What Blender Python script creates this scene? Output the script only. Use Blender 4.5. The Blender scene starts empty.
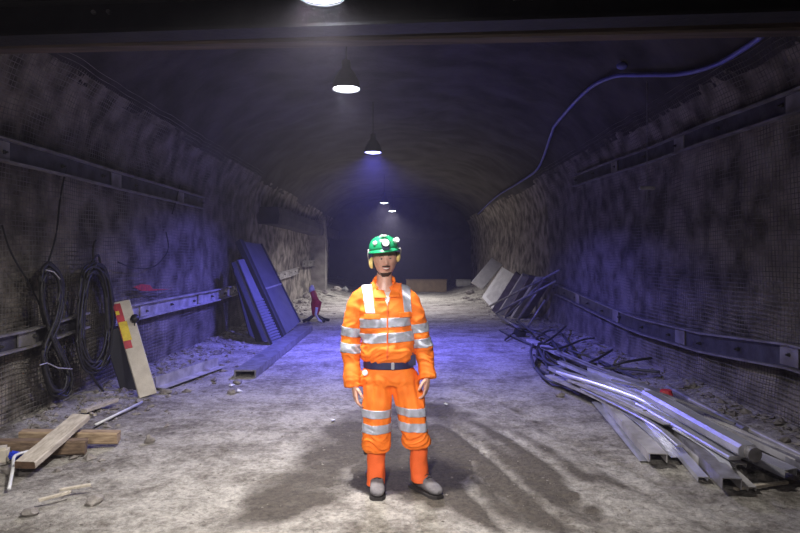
import bpy, bmesh, math, random
from mathutils import Vector, noise, Matrix
random.seed(7)
SC = bpy.context.scene
COL = SC.collection
PI = math.pi
CAMZ, F = 1.65, 600.0
V = Vector

# ------------------------------------------------------------------ helpers
def at(u, v, Y):
    return V(((u-400)/F*Y, Y, CAMZ-(v-257)/F*Y))
def gnd(u, v, z=0.0):
    Y = F*(CAMZ-z)/(v-257)
    return V(((u-400)/F*Y, Y, z))
def sm(a, b, x):
    t = max(0.0, min(1.0, (x-a)/(b-a))); return t*t*(3-2*t)
def nz(x, y, z=0.0):
    return noise.noise(V((x, y, z)))
ORG = {}
def tag(o, label=None, cat=None, group=None, kind=None):
    if label: o['label'] = label
    if cat: o['category'] = cat
    if group: o['group'] = group
    if kind: o['kind'] = kind
    return o
def mk(name, geo, mat, parent=None, smooth=False, origin=None):
    vs, fs = geo
    vs = [V(v) for v in vs]
    if parent is not None:
        og = ORG[parent.name]
    elif origin is not None:
        og = V(origin)
    else:
        n = len(vs)
        og = V(((min(v.x for v in vs)+max(v.x for v in vs))/2, (min(v.y for v in vs)+max(v.y for v in vs))/2, min(v.z for v in vs)))
    me = bpy.data.meshes.new(name)
    me.from_pydata([v-og for v in vs], [], fs)
    me.update()
    bm = bmesh.new(); bm.from_mesh(me); bmesh.ops.recalc_face_normals(bm, faces=bm.faces); bm.to_mesh(me); bm.free()
    if smooth:
        me.polygons.foreach_set('use_smooth', [True]*len(me.polygons))
    me.materials.append(mat)
    o = bpy.data.objects.new(name, me); COL.objects.link(o)
    if parent is not None: o.parent = parent
    else: o.location = og
    ORG[o.name] = og
    return o
def empty(name, loc, label, cat, group=None):
    o = bpy.data.objects.new(name, None); COL.objects.link(o); o.location = loc
    o.empty_display_size = 0.1
    ORG[o.name] = V(loc)
    return tag(o, label, cat, group)
def merge(*geos):
    vs, fs = [], []
    for g in geos:
        n = len(vs); vs += list(g[0]); fs += [tuple(i+n for i in f) for f in g[1]]
    return vs, fs
def frame(t, up=V((0,0,1))):
    t = t.normalized()
    if abs(t.dot(up)) > 0.97: up = V((0,1,0))
    s = t.cross(up).normalized(); u = s.cross(t).normalized()
    return s, u
def loft_rings(rings, cap=True):
    n = len(rings[0]); vs = [p for r in rings for p in r]; fs = []
    for i in range(len(rings)-1):
        for j in range(n):
            k = (j+1) % n
            fs.append((i*n+j, i*n+k, (i+1)*n+k, (i+1)*n+j))
    if cap:
        fs.append(tuple(range(n))); fs.append(tuple((len(rings)-1)*n+j for j in range(n)))
    return vs, fs
def tube(path, r, n=8, cap=True):
    path = [V(p) for p in path]; rings = []
    for i, p in enumerate(path):
        t = path[min(i+1, len(path)-1)]-path[max(i-1, 0)]
        s, u = frame(t)
        rr = r[i] if isinstance(r, (list, tuple)) else r
        ra, rb = rr if isinstance(rr, (list, tuple)) else (rr, rr)
        rings.append([p+s*ra*math.cos(2*PI*j/n)+u*rb*math.sin(2*PI*j/n) for j in range(n)])
    return loft_rings(rings, cap)
def extrude(prof, path, up=V((0,0,1))):
    path = [V(p) for p in path]; rings = []
    for i, p in enumerate(path):
        t = path[min(i+1, len(path)-1)]-path[max(i-1, 0)]
        s, u = frame(t, V(up))
        rings.append([p+s*a+u*b for a, b in prof])
    return loft_rings(rings, True)
def box(c, d, R=None, bev=0.0):
    c = V(c); hx, hy, hz = d[0]/2, d[1]/2, d[2]/2
    bm = bmesh.new(); bmesh.ops.create_cube(bm, size=1.0)
    for v in bm.verts: v.co = V((v.co.x*d[0], v.co.y*d[1], v.co.z*d[2]))
    if bev: bmesh.ops.bevel(bm, geom=bm.edges[:], offset=bev, segments=2, affect='EDGES')
    vs = [(R @ v.co if R else v.co.copy())+c for v in bm.verts]
    bm.verts.index_update(); fs = [tuple(v.index for v in f.verts) for f in bm.faces]; bm.free()
    return vs, fs
def plank(a, b, w, h, up=V((0,0,1)), rag=0.0):
    """board from a to b, w wide and h thick, hand-cut ends"""
    e = min(w, h)*0.12
    pr = [(-w/2+e,-h/2),(w/2-e,-h/2),(w/2,-h/2+e),(w/2,h/2-e),(w/2-e,h/2),(-w/2+e,h/2),(-w/2,h/2-e),(-w/2,-h/2+e)]
    a, b = V(a), V(b)
    pts = [a.lerp(b, t/8) for t in range(9)]
    g = extrude(pr, pts, up)
    d = (b-a).normalized()
    vs = [V(v)+V((nz(v.x*9,v.y*9,v.z*9),nz(v.x*9+5,v.y*9,v.z*9),nz(v.x*9,v.y*9+5,v.z*9)))*0.004 for v in g[0]]
    if rag:
        for k in range(8):
            vs[k] = vs[k]+d*random.uniform(-rag, rag); vs[-1-k] = vs[-1-k]+d*random.uniform(-rag, rag)
    return vs, g[1]
def smoothpath(pts, n=8):
    pts = [V(p) for p in pts]; out = []
    for i in range(len(pts)-1):
        p0 = pts[max(i-1,0)]; p1 = pts[i]; p2 = pts[i+1]; p3 = pts[min(i+2,len(pts)-1)]
        for k in range(n):
            t = k/n
            out.append(0.5*((2*p1)+(p2-p0)*t+(2*p0-5*p1+4*p2-p3)*t*t+(3*p1-p0-3*p2+p3)*t**3))
    out.append(pts[-1]); return out
def ellipsoid(c, r, seg=20, ring=12, R=None):
    vs = []; c = V(c)
    for i in range(1, ring):
        th = PI*i/ring
        for j in range(seg):
            ph = 2*PI*j/seg
            p = V((r[0]*math.sin(th)*math.cos(ph), r[1]*math.sin(th)*math.sin(ph), r[2]*math.cos(th)))
            vs.append((R @ p if R else p)+c)
    t = V((0,0,r[2])); b = V((0,0,-r[2]))
    vs.append((R @ t if R else t)+c); vs.append((R @ b if R else b)+c)
    fs = []
    for i in range(ring-2):
        for j in range(seg):
            k = (j+1) % seg
            fs.append((i*seg+j, i*seg+k, (i+1)*seg+k, (i+1)*seg+j))
    T, B = len(vs)-2, len(vs)-1
    for j in range(seg):
        k = (j+1) % seg
        fs.append((T, k, j)); fs.append((B, (ring-2)*seg+j, (ring-2)*seg+k))
    return vs, fs
def rock(c, r, seed=0):
    bm = bmesh.new(); bmesh.ops.create_icosphere(bm, subdivisions=2, radius=1.0)
    c = V(c); sx, sy, sz = r*random.uniform(.8,1.3), r*random.uniform(.8,1.3), r*random.uniform(.5,.8)
    a = random.uniform(0, PI); vs = []
    for v in bm.verts:
        k = 1+0.45*nz(v.co.x*1.6+seed, v.co.y*1.6, v.co.z*1.6)
        p = V((v.co.x*sx*k, v.co.y*sy*k, v.co.z*sz*k))
        vs.append(V((p.x*math.cos(a)-p.y*math.sin(a), p.x*math.sin(a)+p.y*math.cos(a), p.z))+c)
    fs = [tuple(v.index for v in f.verts) for f in bm.faces]; bm.free()
    return vs, fs
def chip(c, r):
    """small angular stone of eight faces"""
    c = V(c); vs = []
    for d in ((1,0,0),(0,1,0),(-1,0,0),(0,-1,0),(0,0,.6),(0,0,-.6)):
        vs.append(c+V(d)*r*random.uniform(.6,1.3)+V((random.uniform(-.3,.3),random.uniform(-.3,.3),random.uniform(-.2,.2)))*r)
    return vs, [(0,1,4),(1,2,4),(2,3,4),(3,0,4),(1,0,5),(2,1,5),(3,2,5),(0,3,5)]

# ------------------------------------------------------------------ materials
def mat(name, col, rough=0.8, metal=0.0, col2=None, scale=6.0, bump=0.0, bscale=30.0, detail=6.0, emit=None, estr=0.0, stretch=None, lo=0.35, hi=0.65):
    m = bpy.data.materials.new(name); m.use_nodes = True
    nt = m.node_tree; b = nt.nodes['Principled BSDF']
    b.inputs['Base Color'].default_value = (*col, 1)
    b.inputs['Roughness'].default_value = rough
    b.inputs['Metallic'].default_value = metal
    tc = nt.nodes.new('ShaderNodeTexCoord'); mp = nt.nodes.new('ShaderNodeMapping')
    nt.links.new(tc.outputs['Object'], mp.inputs['Vector'])
    if stretch: mp.inputs['Scale'].default_value = stretch
    n1 = nt.nodes.new('ShaderNodeTexNoise'); n1.inputs['Scale'].default_value = scale; n1.inputs['Detail'].default_value = detail
    nt.links.new(mp.outputs['Vector'], n1.inputs['Vector'])
    cr = nt.nodes.new('ShaderNodeValToRGB')
    cr.color_ramp.elements[0].position = lo; cr.color_ramp.elements[1].position = hi
    c2 = col2 or tuple(c*0.8 for c in col)
    cr.color_ramp.elements[0].color = (*c2, 1); cr.color_ramp.elements[1].color = (*col, 1)
    nt.links.new(n1.outputs['Fac'], cr.inputs['Fac']); nt.links.new(cr.outputs['Color'], b.inputs['Base Color'])
    if bump:
        n2 = nt.nodes.new('ShaderNodeTexNoise'); n2.inputs['Scale'].default_value = bscale; n2.inputs['Detail'].default_value = 8
        nt.links.new(mp.outputs['Vector'], n2.inputs['Vector'])
        bp = nt.nodes.new('ShaderNodeBump'); bp.inputs['Strength'].default_value = bump; bp.inputs['Distance'].default_value = 0.02
        nt.links.new(n2.outputs['Fac'], bp.inputs['Height']); nt.links.new(bp.outputs['Normal'], b.inputs['Normal'])
    if emit:
        b.inputs['Emission Color'].default_value = (*emit, 1); b.inputs['Emission Strength'].default_value = estr
    return m
M = {}
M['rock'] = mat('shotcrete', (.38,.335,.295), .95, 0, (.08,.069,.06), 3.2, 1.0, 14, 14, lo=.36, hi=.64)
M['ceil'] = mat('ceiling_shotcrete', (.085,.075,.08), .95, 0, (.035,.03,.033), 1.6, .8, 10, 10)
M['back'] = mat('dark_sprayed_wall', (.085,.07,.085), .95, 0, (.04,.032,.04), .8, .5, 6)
M['conc'] = mat('pale_concrete', (.36,.33,.31), .9, 0, (.2,.18,.17), 3, .5, 20)
M['wire'] = mat('dusty_wire', (.25,.23,.22), .8, .1, (.09,.08,.075), 4)
M['galv'] = mat('galvanised_steel', (.70,.70,.76), .3, .6, (.48,.48,.52), 5, .1, 25)
M['galv2'] = mat('dusty_galvanised_steel', (.60,.58,.58), .5, .25, (.34,.32,.31), 6, .2, 25)
M['galv3'] = mat('dull_grey_steel', (.32,.31,.34), .45, .35, (.17,.16,.16), 8, .2, 25)
M['bright'] = mat('bright_steel', (.92,.93,.97), .25, .5, (.78,.78,.82), 4)
M['rail'] = mat('rail_steel', (.40,.38,.37), .55, .55, (.24,.22,.20), 5, .2, 30)
M['raildark'] = mat('dark_rail_steel', (.11,.105,.12), .5, .4, (.055,.05,.055), 6, .2, 30)
M['bolt'] = mat('bolt_steel', (.10,.095,.09), .6, .5)
M['black'] = mat('black_rubber', (.016,.015,.017), .5, 0, (.010,.010,.011), 20)
M['blackcable'] = mat('dusty_black_cable', (.035,.032,.033), .5, 0, (.014,.013,.014), 20)
M['cable'] = mat('grey_cable', (.09,.088,.11), .45, 0, (.045,.045,.06), 10)
M['hose'] = mat('blue_hose', (.20,.20,.62), .3, 0, (.14,.14,.45), 4)
M['wood'] = mat('grey_timber', (.58,.52,.43), .85, 0, (.38,.33,.26), 5, .3, 12, stretch=(8,1.5,8))
M['woodbrown'] = mat('brown_timber', (.22,.15,.095), .85, 0, (.10,.065,.04), 5, .3, 12, stretch=(1.5,8,8))
M['woodtan'] = mat('tan_timber', (.42,.31,.20), .85, 0, (.24,.165,.10), 5, .3, 12, stretch=(1.5,8,8))
M['woodend'] = mat('cut_timber_end', (.17,.10,.06), .9, 0, (.09,.055,.03), 30)
M['woodpale'] = mat('pale_board', (.66,.60,.50), .75, 0, (.48,.43,.35), 5, .15, 12)
M['white'] = mat('white_plastic', (.78,.78,.78), .45, 0, (.6,.6,.6), 10)
M['red'] = mat('red_paint', (.55,.03,.05), .5, 0, (.38,.02,.035), 12)
M['redpaintmark'] = mat('red_spray_paint', (.60,.05,.06), .8, 0, (.35,.06,.06), 20)
M['yellow'] = mat('yellow_label', (.80,.60,.03), .5, 0, (.6,.42,.02), 14)
M['blueplastic'] = mat('blue_plastic', (.02,.05,.55), .4)
M['panel'] = mat('grey_formwork_panel', (.17,.17,.21), .6, .1, (.14,.14,.175), 4, .05, 30)
M['edgeshade'] = mat('dark_edge_and_shade', (.03,.03,.04), .7)  # near-black for panel edges, also for shade painted behind and between boards
M['sheet'] = mat('light_sheet', (.55,.54,.52), .6, .1, (.42,.41,.40), 5)
M['stripe'] = mat('dark_sheet_edge', (.17,.14,.19), .7, 0, (.10,.08,.11), 6)
M['tan'] = mat('tan_crate', (.42,.30,.15), .8, 0, (.34,.24,.12), 5)
M['beam'] = mat('black_steel_beam', (.035,.032,.036), .6, .3, (.02,.019,.021), 4, .2, 20)
M['brownbeam'] = mat('brown_timber_beam', (.13,.095,.08), .8, 0, (.06,.045,.04), 3, .3, 12, stretch=(.5,6,6))
M['stone'] = mat('grey_stone', (.30,.275,.25), .95, 0, (.16,.14,.13), 12, .5, 40)
M['rubble'] = mat('rubble_stone', (.33,.30,.27), .95, 0, (.15,.13,.12), 9, .5, 40)
M['lampmetal'] = mat('lamp_housing', (.09,.09,.10), .5, .6)
M['skin'] = mat('skin', (.62,.35,.26), .4, 0, (.54,.28,.21), 25)
M['orange'] = mat('hi_vis_orange', (.95,.22,.015), .75, 0, (.86,.165,.010), 9, .15, 160)
M['gaiter'] = mat('orange_leg_cuff', (.92,.15,.03), .75, 0, (.84,.125,.02), 9, .15, 160)
M['tape'] = mat('reflective_tape', (.46,.47,.58), .35, .15, (.36,.38,.43), 30, .1, 90)
M['tapelit'] = mat('lit_reflective_tape', (.85,.84,.82), .35, 0, (.72,.70,.70), 30)  # tape with the overhead lamp's glare painted into its colour
M['navy'] = mat('navy_webbing', (.02,.02,.09), .6, 0, (.014,.014,.06), 30)
M['helmet'] = mat('green_helmet_shell', (.015,.27,.12), .28, 0, (.01,.21,.09), 6)
M['muff'] = mat('yellow_ear_muff', (.80,.62,.22), .5)
M['boot'] = mat('dusty_grey_boot', (.20,.19,.20), .8, 0, (.11,.10,.11), 16, .3, 60)
M['sole'] = mat('boot_sole', (.035,.03,.03), .8)
M['hair'] = mat('dark_beard', (.055,.032,.024), .9, 0, (.03,.02,.015), 60)
M['lip'] = mat('lip', (.36,.11,.10), .5)
M['tooth'] = mat('teeth', (.8,.76,.68), .3)
M['eye'] = mat('eye', (.38,.34,.32), .2)
M['iris'] = mat('iris', (.02,.015,.01), .2)
M['shirt'] = mat('white_undershirt', (.72,.68,.68), .8)
def emis(name, col, s):
    m = bpy.data.materials.new(name); m.use_nodes = True; nt = m.node_tree
    e = nt.nodes.new('ShaderNodeEmission'); e.inputs[0].default_value = (*col, 1); e.inputs[1].default_value = s
    nt.links.new(e.outputs[0], nt.nodes['Material Output'].inputs[0]); return m
M['emw'] = emis('lamp_white', (.85,.9,1), 30)
M['emb'] = emis('lamp_blue', (.35,.35,1), 12)
M['emdim'] = emis('lamp_far', (.8,.85,1), 6)
M['emhead'] = emis('headlamp_glow', (.9,.95,1), 2.0)

# ------------------------------------------------------------------ floor
def pin(p, poly):
    x, y = p; ins = False; dmin = 1e9; n = len(poly)
    for i in range(n):
        x1, y1 = poly[i]; x2, y2 = poly[(i+1) % n]
        if (y1 > y) != (y2 > y) and x < (x2-x1)*(y-y1)/(y2-y1)+x1: ins = not ins
        dx, dy = x2-x1, y2-y1; t = max(0, min(1, ((x-x1)*dx+(y-y1)*dy)/(dx*dx+dy*dy+1e-9)))
        dmin = min(dmin, math.hypot(x-x1-t*dx, y-y1-t*dy))
    return dmin if ins else -dmin
def gp(l): return [tuple(gnd(u, v).xy) for u, v in l]
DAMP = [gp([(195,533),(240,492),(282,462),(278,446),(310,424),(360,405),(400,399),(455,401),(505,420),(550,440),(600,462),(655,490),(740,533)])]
DAMP_SHADOW = gp([(349,486),(352,468),(372,455),(400,450),(450,438),(480,450),(468,478),(440,488),(400,487),(372,496)])  # damp mark round the feet with the miner's cast shadow painted in
PALE = [gp([(285,533),(320,505),(365,498),(430,503),(470,533)]), gp([(556,476),(600,482),(690,515),(720,533),(640,533),(590,500)])]
def fh(x, y):
    ax = abs(x)
    h = 0.018*nz(x*.9, y*.9, 3)+0.008*nz(x*4, y*4, 9)
    bank = sm(2.7 if x < 0 else 2.9, 3.8, ax)
    h += bank*(0.10+0.08*nz(x*1.1+7, y*.9, 2)+0.05*nz(x*5, y*5, 1))
    if y > 18: h += sm(18, 29, y)*sm(2.0, 3.4, ax)*0.35
    return h
def make_floor():
    xs = []; x = -4.1
    while x <= 4.1: xs.append(x); x += 0.036
    ys = []; y = -4.0
    while y < 37:
        ys.append(y)
        y += 0.15 if y < 2.8 else (0.03 if y < 7.5 else (0.06 if y < 13 else .16))
    vs = []; att = []
    for y in ys:
        near = 2.4 < y < 13
        for x in xs:
            h = fh(x, y); d = 0.0
            if near:
                wx = x+.16*nz(x*1.8, y*1.8, 5)+.07*nz(x*7, y*7, 4); wy = y+.22*nz(x*1.8+9, y*1.8, 5)+.07*nz(x*7, y*7+3, 4)
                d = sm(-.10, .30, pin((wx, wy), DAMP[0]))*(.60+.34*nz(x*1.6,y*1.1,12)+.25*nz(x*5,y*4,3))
                if .1 < x < 2.3 and y < 6.4:
                    q = x-.31*(5.4-y)+.05*math.sin(y*2); st = math.sin(q*2*PI/.27)*math.sin(q*2*PI/.9+1)
                    k = sm(.1,.5,x)*sm(6.4,5.2,y)*sm(2.3,1.8,x)
                    d = max(0, d+.42*st*k*(.4+d)); h += k*(.010*st+.007*math.sin(y*48+q*30)*sm(.2,.8,abs(st)))
                for P in PALE: d *= 1-.95*sm(-.08, .10, pin((wx, wy), P))
                d = max(d, sm(-.03, .05, pin((x+.03*nz(x*9,y*9), y+.04*nz(x*9,y*9,4)), DAMP_SHADOW))*1.15)
                # wheel ruts of a truck curving out of the damp patch
                for c0 in (0.62, 0.98, 1.85):
                    cx = c0+.08*(y-4.2)**2*(-.25)+.05*math.sin(y*2.1)
                    w = abs(x-cx-(4.6-y)*.28)
                    if w < .16 and y < 7.5:
                        k = (1-w/.16)
                        h -= .016*k; h += .010*k*math.sin(y*55+x*18)*sm(.2,.6,k)
                        d = max(d, .75*k*(.5+.5*nz(x*6,y*6)))
                if y < 9: h += .006*nz(x*14, y*14, 2)+.004*nz(x*30, y*30, 5)
            vs.append(V((x, y, h))); att.append(d)
    nx = len(xs)
    fs = [(j*nx+i, j*nx+i+1, (j+1)*nx+i+1, (j+1)*nx+i) for j in range(len(ys)-1) for i in range(nx-1)]
    me = bpy.data.meshes.new('floor'); me.from_pydata(vs, [], fs); me.update()
    me.polygons.foreach_set('use_smooth', [True]*len(me.polygons))
    a = me.attributes.new('damp', 'FLOAT', 'POINT'); a.data.foreach_set('value', att)  # carries the damp and the shadow painted round the feet
    m = bpy.data.materials.new('dusty_ground'); m.use_nodes = True; nt = m.node_tree; b = nt.nodes['Principled BSDF']
    N = nt.nodes.new; L = nt.links.new
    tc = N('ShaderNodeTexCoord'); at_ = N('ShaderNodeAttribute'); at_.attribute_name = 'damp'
    n1 = N('ShaderNodeTexNoise'); n1.inputs['Scale'].default_value = 1.6; n1.inputs['Detail'].default_value = 9; n1.inputs['Roughness'].default_value = .65
    n2 = N('ShaderNodeTexNoise'); n2.inputs['Scale'].default_value = 9; n2.inputs['Detail'].default_value = 10; n2.inputs['Roughness'].default_value = .75
    n3 = N('ShaderNodeTexNoise'); n3.inputs['Scale'].default_value = 40; n3.inputs['Detail'].default_value = 8; n3.inputs['Roughness'].default_value = .7
    for n in (n1, n2, n3): L(tc.outputs['Object'], n.inputs['Vector'])
    r1 = N('ShaderNodeValToRGB'); e = r1.color_ramp.elements
    e[0].position = .33; e[0].color = (.20,.175,.145,1); e[1].position = .62; e[1].color = (.60,.56,.505,1)
    mx = N('ShaderNodeMath'); mx.operation = 'MULTIPLY_ADD'; L(n2.outputs['Fac'], mx.inputs[0]); mx.inputs[1].default_value = .9
    L(n1.outputs['Fac'], mx.inputs[2])
    ms = N('ShaderNodeMath'); ms.operation = 'SUBTRACT'; L(mx.outputs[0], ms.inputs[0]); ms.inputs[1].default_value = .45
    L(ms.outputs[0], r1.inputs['Fac'])
    # damp and the painted shadow at the feet, with a frayed edge
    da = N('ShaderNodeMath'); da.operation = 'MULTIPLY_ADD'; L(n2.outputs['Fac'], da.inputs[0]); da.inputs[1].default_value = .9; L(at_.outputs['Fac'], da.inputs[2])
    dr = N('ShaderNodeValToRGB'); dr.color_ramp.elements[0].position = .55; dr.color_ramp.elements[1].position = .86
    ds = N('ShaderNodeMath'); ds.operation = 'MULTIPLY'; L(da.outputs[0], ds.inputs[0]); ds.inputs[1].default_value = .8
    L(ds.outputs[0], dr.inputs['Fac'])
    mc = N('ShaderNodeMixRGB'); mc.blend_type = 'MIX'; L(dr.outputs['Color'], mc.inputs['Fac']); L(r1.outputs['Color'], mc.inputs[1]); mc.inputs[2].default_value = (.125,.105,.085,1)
    n4 = N('ShaderNodeTexNoise'); n4.inputs['Scale'].default_value = 24; n4.inputs['Detail'].default_value = 10; n4.inputs['Roughness'].default_value = .8
    L(tc.outputs['Object'], n4.inputs['Vector'])
    r4 = N('ShaderNodeValToRGB'); r4.color_ramp.elements[0].position = .38; r4.color_ramp.elements[0].color = (.42,.42,.42,1); r4.color_ramp.elements[1].position = .56; r4.color_ramp.elements[1].color = (1,1,1,1)
    L(n4.outputs['Fac'], r4.inputs['Fac'])
    m4 = N('ShaderNodeMixRGB'); m4.blend_type = 'MULTIPLY'; m4.inputs['Fac'].default_value = .85
    L(mc.outputs['Color'], m4.inputs[1]); L(r4.outputs['Color'], m4.inputs[2]); L(m4.outputs['Color'], b.inputs['Base Color'])
    b.inputs['Roughness'].default_value = .9
    ba = N('ShaderNodeMath'); ba.operation = 'MULTIPLY_ADD'; L(n3.outputs['Fac'], ba.inputs[0]); ba.inputs[1].default_value = .4; L(n2.outputs['Fac'], ba.inputs[2])
    bp = N('ShaderNodeBump'); bp.inputs['Strength'].default_value = 1.0; bp.inputs['Distance'].default_value = .05
    L(ba.outputs[0], bp.inputs['Height']); L(bp.outputs['Normal'], b.inputs['Normal'])
    me.materials.append(m)
    o = bpy.data.objects.new('floor', me); COL.objects.link(o); tag(o, kind='structure')
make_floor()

def gz(u, v, z):
    p = gnd(u, v, z)
    for _ in range(3):
        p = gnd(u, v, z+fh(p.x, p.y))
    return p
# ------------------------------------------------------------------ walls and ceiling
WB = 3.66
def prof_x(z):
    if z < 2.4: return WB
    t = min(1, (z-2.4)/2.3)
    return WB*(max(0.0, 1-t**2.6))**(1/2.6)
def wx(side, y, z, fine=True):
    x = prof_x(z)
    x += .07*nz(y*.45+side*20, z*.6, 1)
    if fine: x += .035*nz(y*1.7+side*20, z*1.9, 6)+.02*nz(y*5, z*5+side*9, 3)
    return side*x
def yrow(y0, y1):
    ys = []; y = y0
    while y < y1:
        ys.append(y); y += .2 if y < 3 else (.06 if y < 12 else .2)
    ys.append(y1); return ys
YS = yrow(-4, 31)
ZT = 3.6
for side, nm in ((-1,'wall_left'), (1,'wall_right')):
    zs = [-.3+i*.065 for i in range(61)]
    vs = []
    for y in YS:
        for z in zs:
            p = V((wx(side,y,z), y, z)); k = .014*nz(y*14, z*14, side*3)
            p.x += k; vs.append(p)
    n = len(zs)
    fs = [(j*n+i, j*n+i+1, (j+1)*n+i+1, (j+1)*n+i) for j in range(len(YS)-1) for i in range(n-1)]
    tag(mk(nm, (vs, fs), M['rock'], smooth=True), kind='structure')
vs = []; n = 60
for y in YS:
    for i in range(n+1):
        a = PI*i/n
        # angle along the vault
        ca, sa = math.cos(a), math.sin(a)
        e = 2/2.6
        x = WB*math.copysign(abs(ca)**e, ca); z = 2.4+2.3*abs(sa)**e
        if z < 3.5: z = 3.5; x = math.copysign(prof_x(3.5), ca)+math.copysign(.0, ca)
        k = .09*nz(x*.8, y*.5, z)+.05*nz(x*2.2, y*2.2, z)
        if z <= 3.5: x = wx(math.copysign(1,ca), y, 3.5)
        else: z += k*sm(3.5,4.0,z)*1.2; x += math.copysign(1,ca)*k*.3
        vs.append(V((x, y, z)))
m_ = n+1
fs = [(j*m_+i, j*m_+i+1, (j+1)*m_+i+1, (j+1)*m_+i) for j in range(len(YS)-1) for i in range(n)]
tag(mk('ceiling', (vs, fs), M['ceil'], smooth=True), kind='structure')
# far end: a header above a dark recess
def rough_slab(x0,x1,z0,z1,y, mt, name):
    nx, nz_ = int((x1-x0)/.12)+2, int((z1-z0)/.12)+2
    vs = [V((x0+(x1-x0)*i/(nx-1), y+.12*nz(i*.12*1.3, j*.12*1.3, y), z0+(z1-z0)*j/(nz_-1))) for j in range(nz_) for i in range(nx)]
    vs += [v+V((0,.5,0)) for v in vs]
    K = nx*nz_
    fs = [(j*nx+i, j*nx+i+1, (j+1)*nx+i+1, (j+1)*nx+i) for j in range(nz_-1) for i in range(nx-1)]
    fs += [tuple(k+K for k in f) for f in fs]
    for i in range(nx-1): fs += [(i, i+1, i+1+K, i+K), (K-nx+i, K-nx+i+1, 2*K-nx+i+1, 2*K-nx+i)]
    return tag(mk(name, (vs, fs), mt, smooth=True), kind='structure')
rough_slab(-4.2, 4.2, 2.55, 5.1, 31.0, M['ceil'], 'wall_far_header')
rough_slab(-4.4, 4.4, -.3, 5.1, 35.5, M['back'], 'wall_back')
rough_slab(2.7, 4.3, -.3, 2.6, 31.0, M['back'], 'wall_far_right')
# concrete buttress and ledge on the far left
pr = [(-.42,-.4),(.30,-.4),(.42,-.28),(.42,.4),(-.42,.4)]
g = extrude(pr, [(-3.5,25,-.1),(-3.5,25,1.2),(-3.48,25,2.2),(-3.55,25,3.15)], up=V((0,1,0)))
tag(mk('trim_1', g, M['conc']), kind='structure')
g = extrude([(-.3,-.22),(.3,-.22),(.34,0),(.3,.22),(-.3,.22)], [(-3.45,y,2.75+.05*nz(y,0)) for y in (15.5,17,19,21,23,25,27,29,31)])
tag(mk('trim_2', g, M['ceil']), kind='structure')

# ------------------------------------------------------------------ wire mesh on both walls
def wmesh(side, label):
    gs = []; y0, y1 = 4.4, 14.5
    def P(y, z): return V((wx(side,y,z,False)-side*(.055+.02*nz(y*2.3, z*2.3, 8+side)), y+.012*nz(z*3,y*3,2), z+.018*nz(y*2.5, z*2.5, 4)))
    z = .12
    while z < 3.7:
        pts = []; y = y0
        while y <= y1: pts.append(P(y, z)); y += .11
        gs.append(tube(pts, .0042, 3)); z += .048
    y = y0
    while y <= y1:
        gs.append(tube([P(y, .12+k*.12) for k in range(30)], .0026, 3)); y += .05
    o = mk('wire_mesh', merge(*gs), M['wire'])
    tag(o, label, 'wire mesh')
wmesh(-1, 'fine steel wire mesh pinned over the rough left tunnel wall')
wmesh(1, 'fine steel wire mesh pinned over the rough right tunnel wall')

# ------------------------------------------------------------------ long rails on the walls
def rail(side, y0, y1, zf, label, h=.2, mt='rail', web='raildark', step=.55, nb=14):
    pts = []; y = y0
    while y <= y1+.01:
        pts.append(V((wx(side,y,zf(y),False)-side*(.10+.015*math.sin(y*1.3)), y, zf(y)))); y += step
    org = pts[0]
    r = empty('wall_rail', org, label, 'rail')
    s = side
    # web
    w = [(-.004*1,-h/2),(.004,-h/2),(.004,h/2),(-.004,h/2)]
    mk('web', extrude(w, pts), M[web], r)
    for zz in (h/2, -h/2):
        lipc = [p+V((-s*.025, 0, zz)) for p in pts]
        mk('flange', extrude([(-.034,-.010),(.034,-.010),(.034,.010),(-.034,.010)], lipc), M[mt], r)
    L_ = y1-y0
    for k in range(nb):
        y = y0+.25+(L_-.5)*k/max(1,nb-1)
        c = V((wx(side,y,zf(y),False)-side*(.112+.015*math.sin(y*1.3)), y, zf(y)+.02*random.uniform(-1,1)))
        g = tube([c, c+V((-s*.02,0,0))], .022, 6); g2 = tube([c+V((-s*.018,0,0)), c+V((-s*.045,0,0))], .010, 8)
        mk('bolt', merge(g, g2), M['bolt'], r)
    for k in range(int(L_/2.2)):
        y = y0+1.1+k*2.2
        c = V((wx(side,y,zf(y),False)-side*(.118+.015*math.sin(y*1.3)), y, zf(y)))
        mk('splice_plate', box(c, (.012,.26,h*.8)), M[mt], r)
    return r
def zlin(*pp):
    def f(y):
        if y <= pp[0][0]: return pp[0][1]
        for (a, b), (c, d) in zip(pp, pp[1:]):
            if y <= c: return b+(d-b)*(y-a)/(c-a)
        return pp[-1][1]
    return f
rail(-1, 4.6, 7.0, zlin((4.6,.88),(5.5,.86),(7,.95)), 'short dark end of the low steel rail behind the hanging cable coils', h=.16, nb=5)
rail(-1, 7.3, 21.5, zlin((7.3,.90),(13,.93),(21.5,1.2)), 'long grey bolted steel rail running low along the left wall past leaning panels', h=.2, mt='galv2', web='galv2', nb=16)
rail(1, 4.4, 14.2, zlin((4.4,.72),(5.5,.74),(7.2,.63),(9,.62),(11,.74),(14.2,.93)), 'long dark bolted steel channel running low along the right wall', h=.22, nb=12)
rail(-1, 4.2, 11, zlin((4.2,2.6),(11,2.62)), 'dim steel rail running high along the left wall', h=.2, nb=8)
rail(1, 4.2, 12, zlin((4.2,3.0),(12,3.15)), 'dim steel rail running high along the right wall', h=.2, nb=8)
rail(-1, 22, 25.4, zlin((22,1.4),(25.4,1.4)), 'short pale rail crossing to the concrete buttress at the far left', h=.22, web='rail', nb=3)

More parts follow.
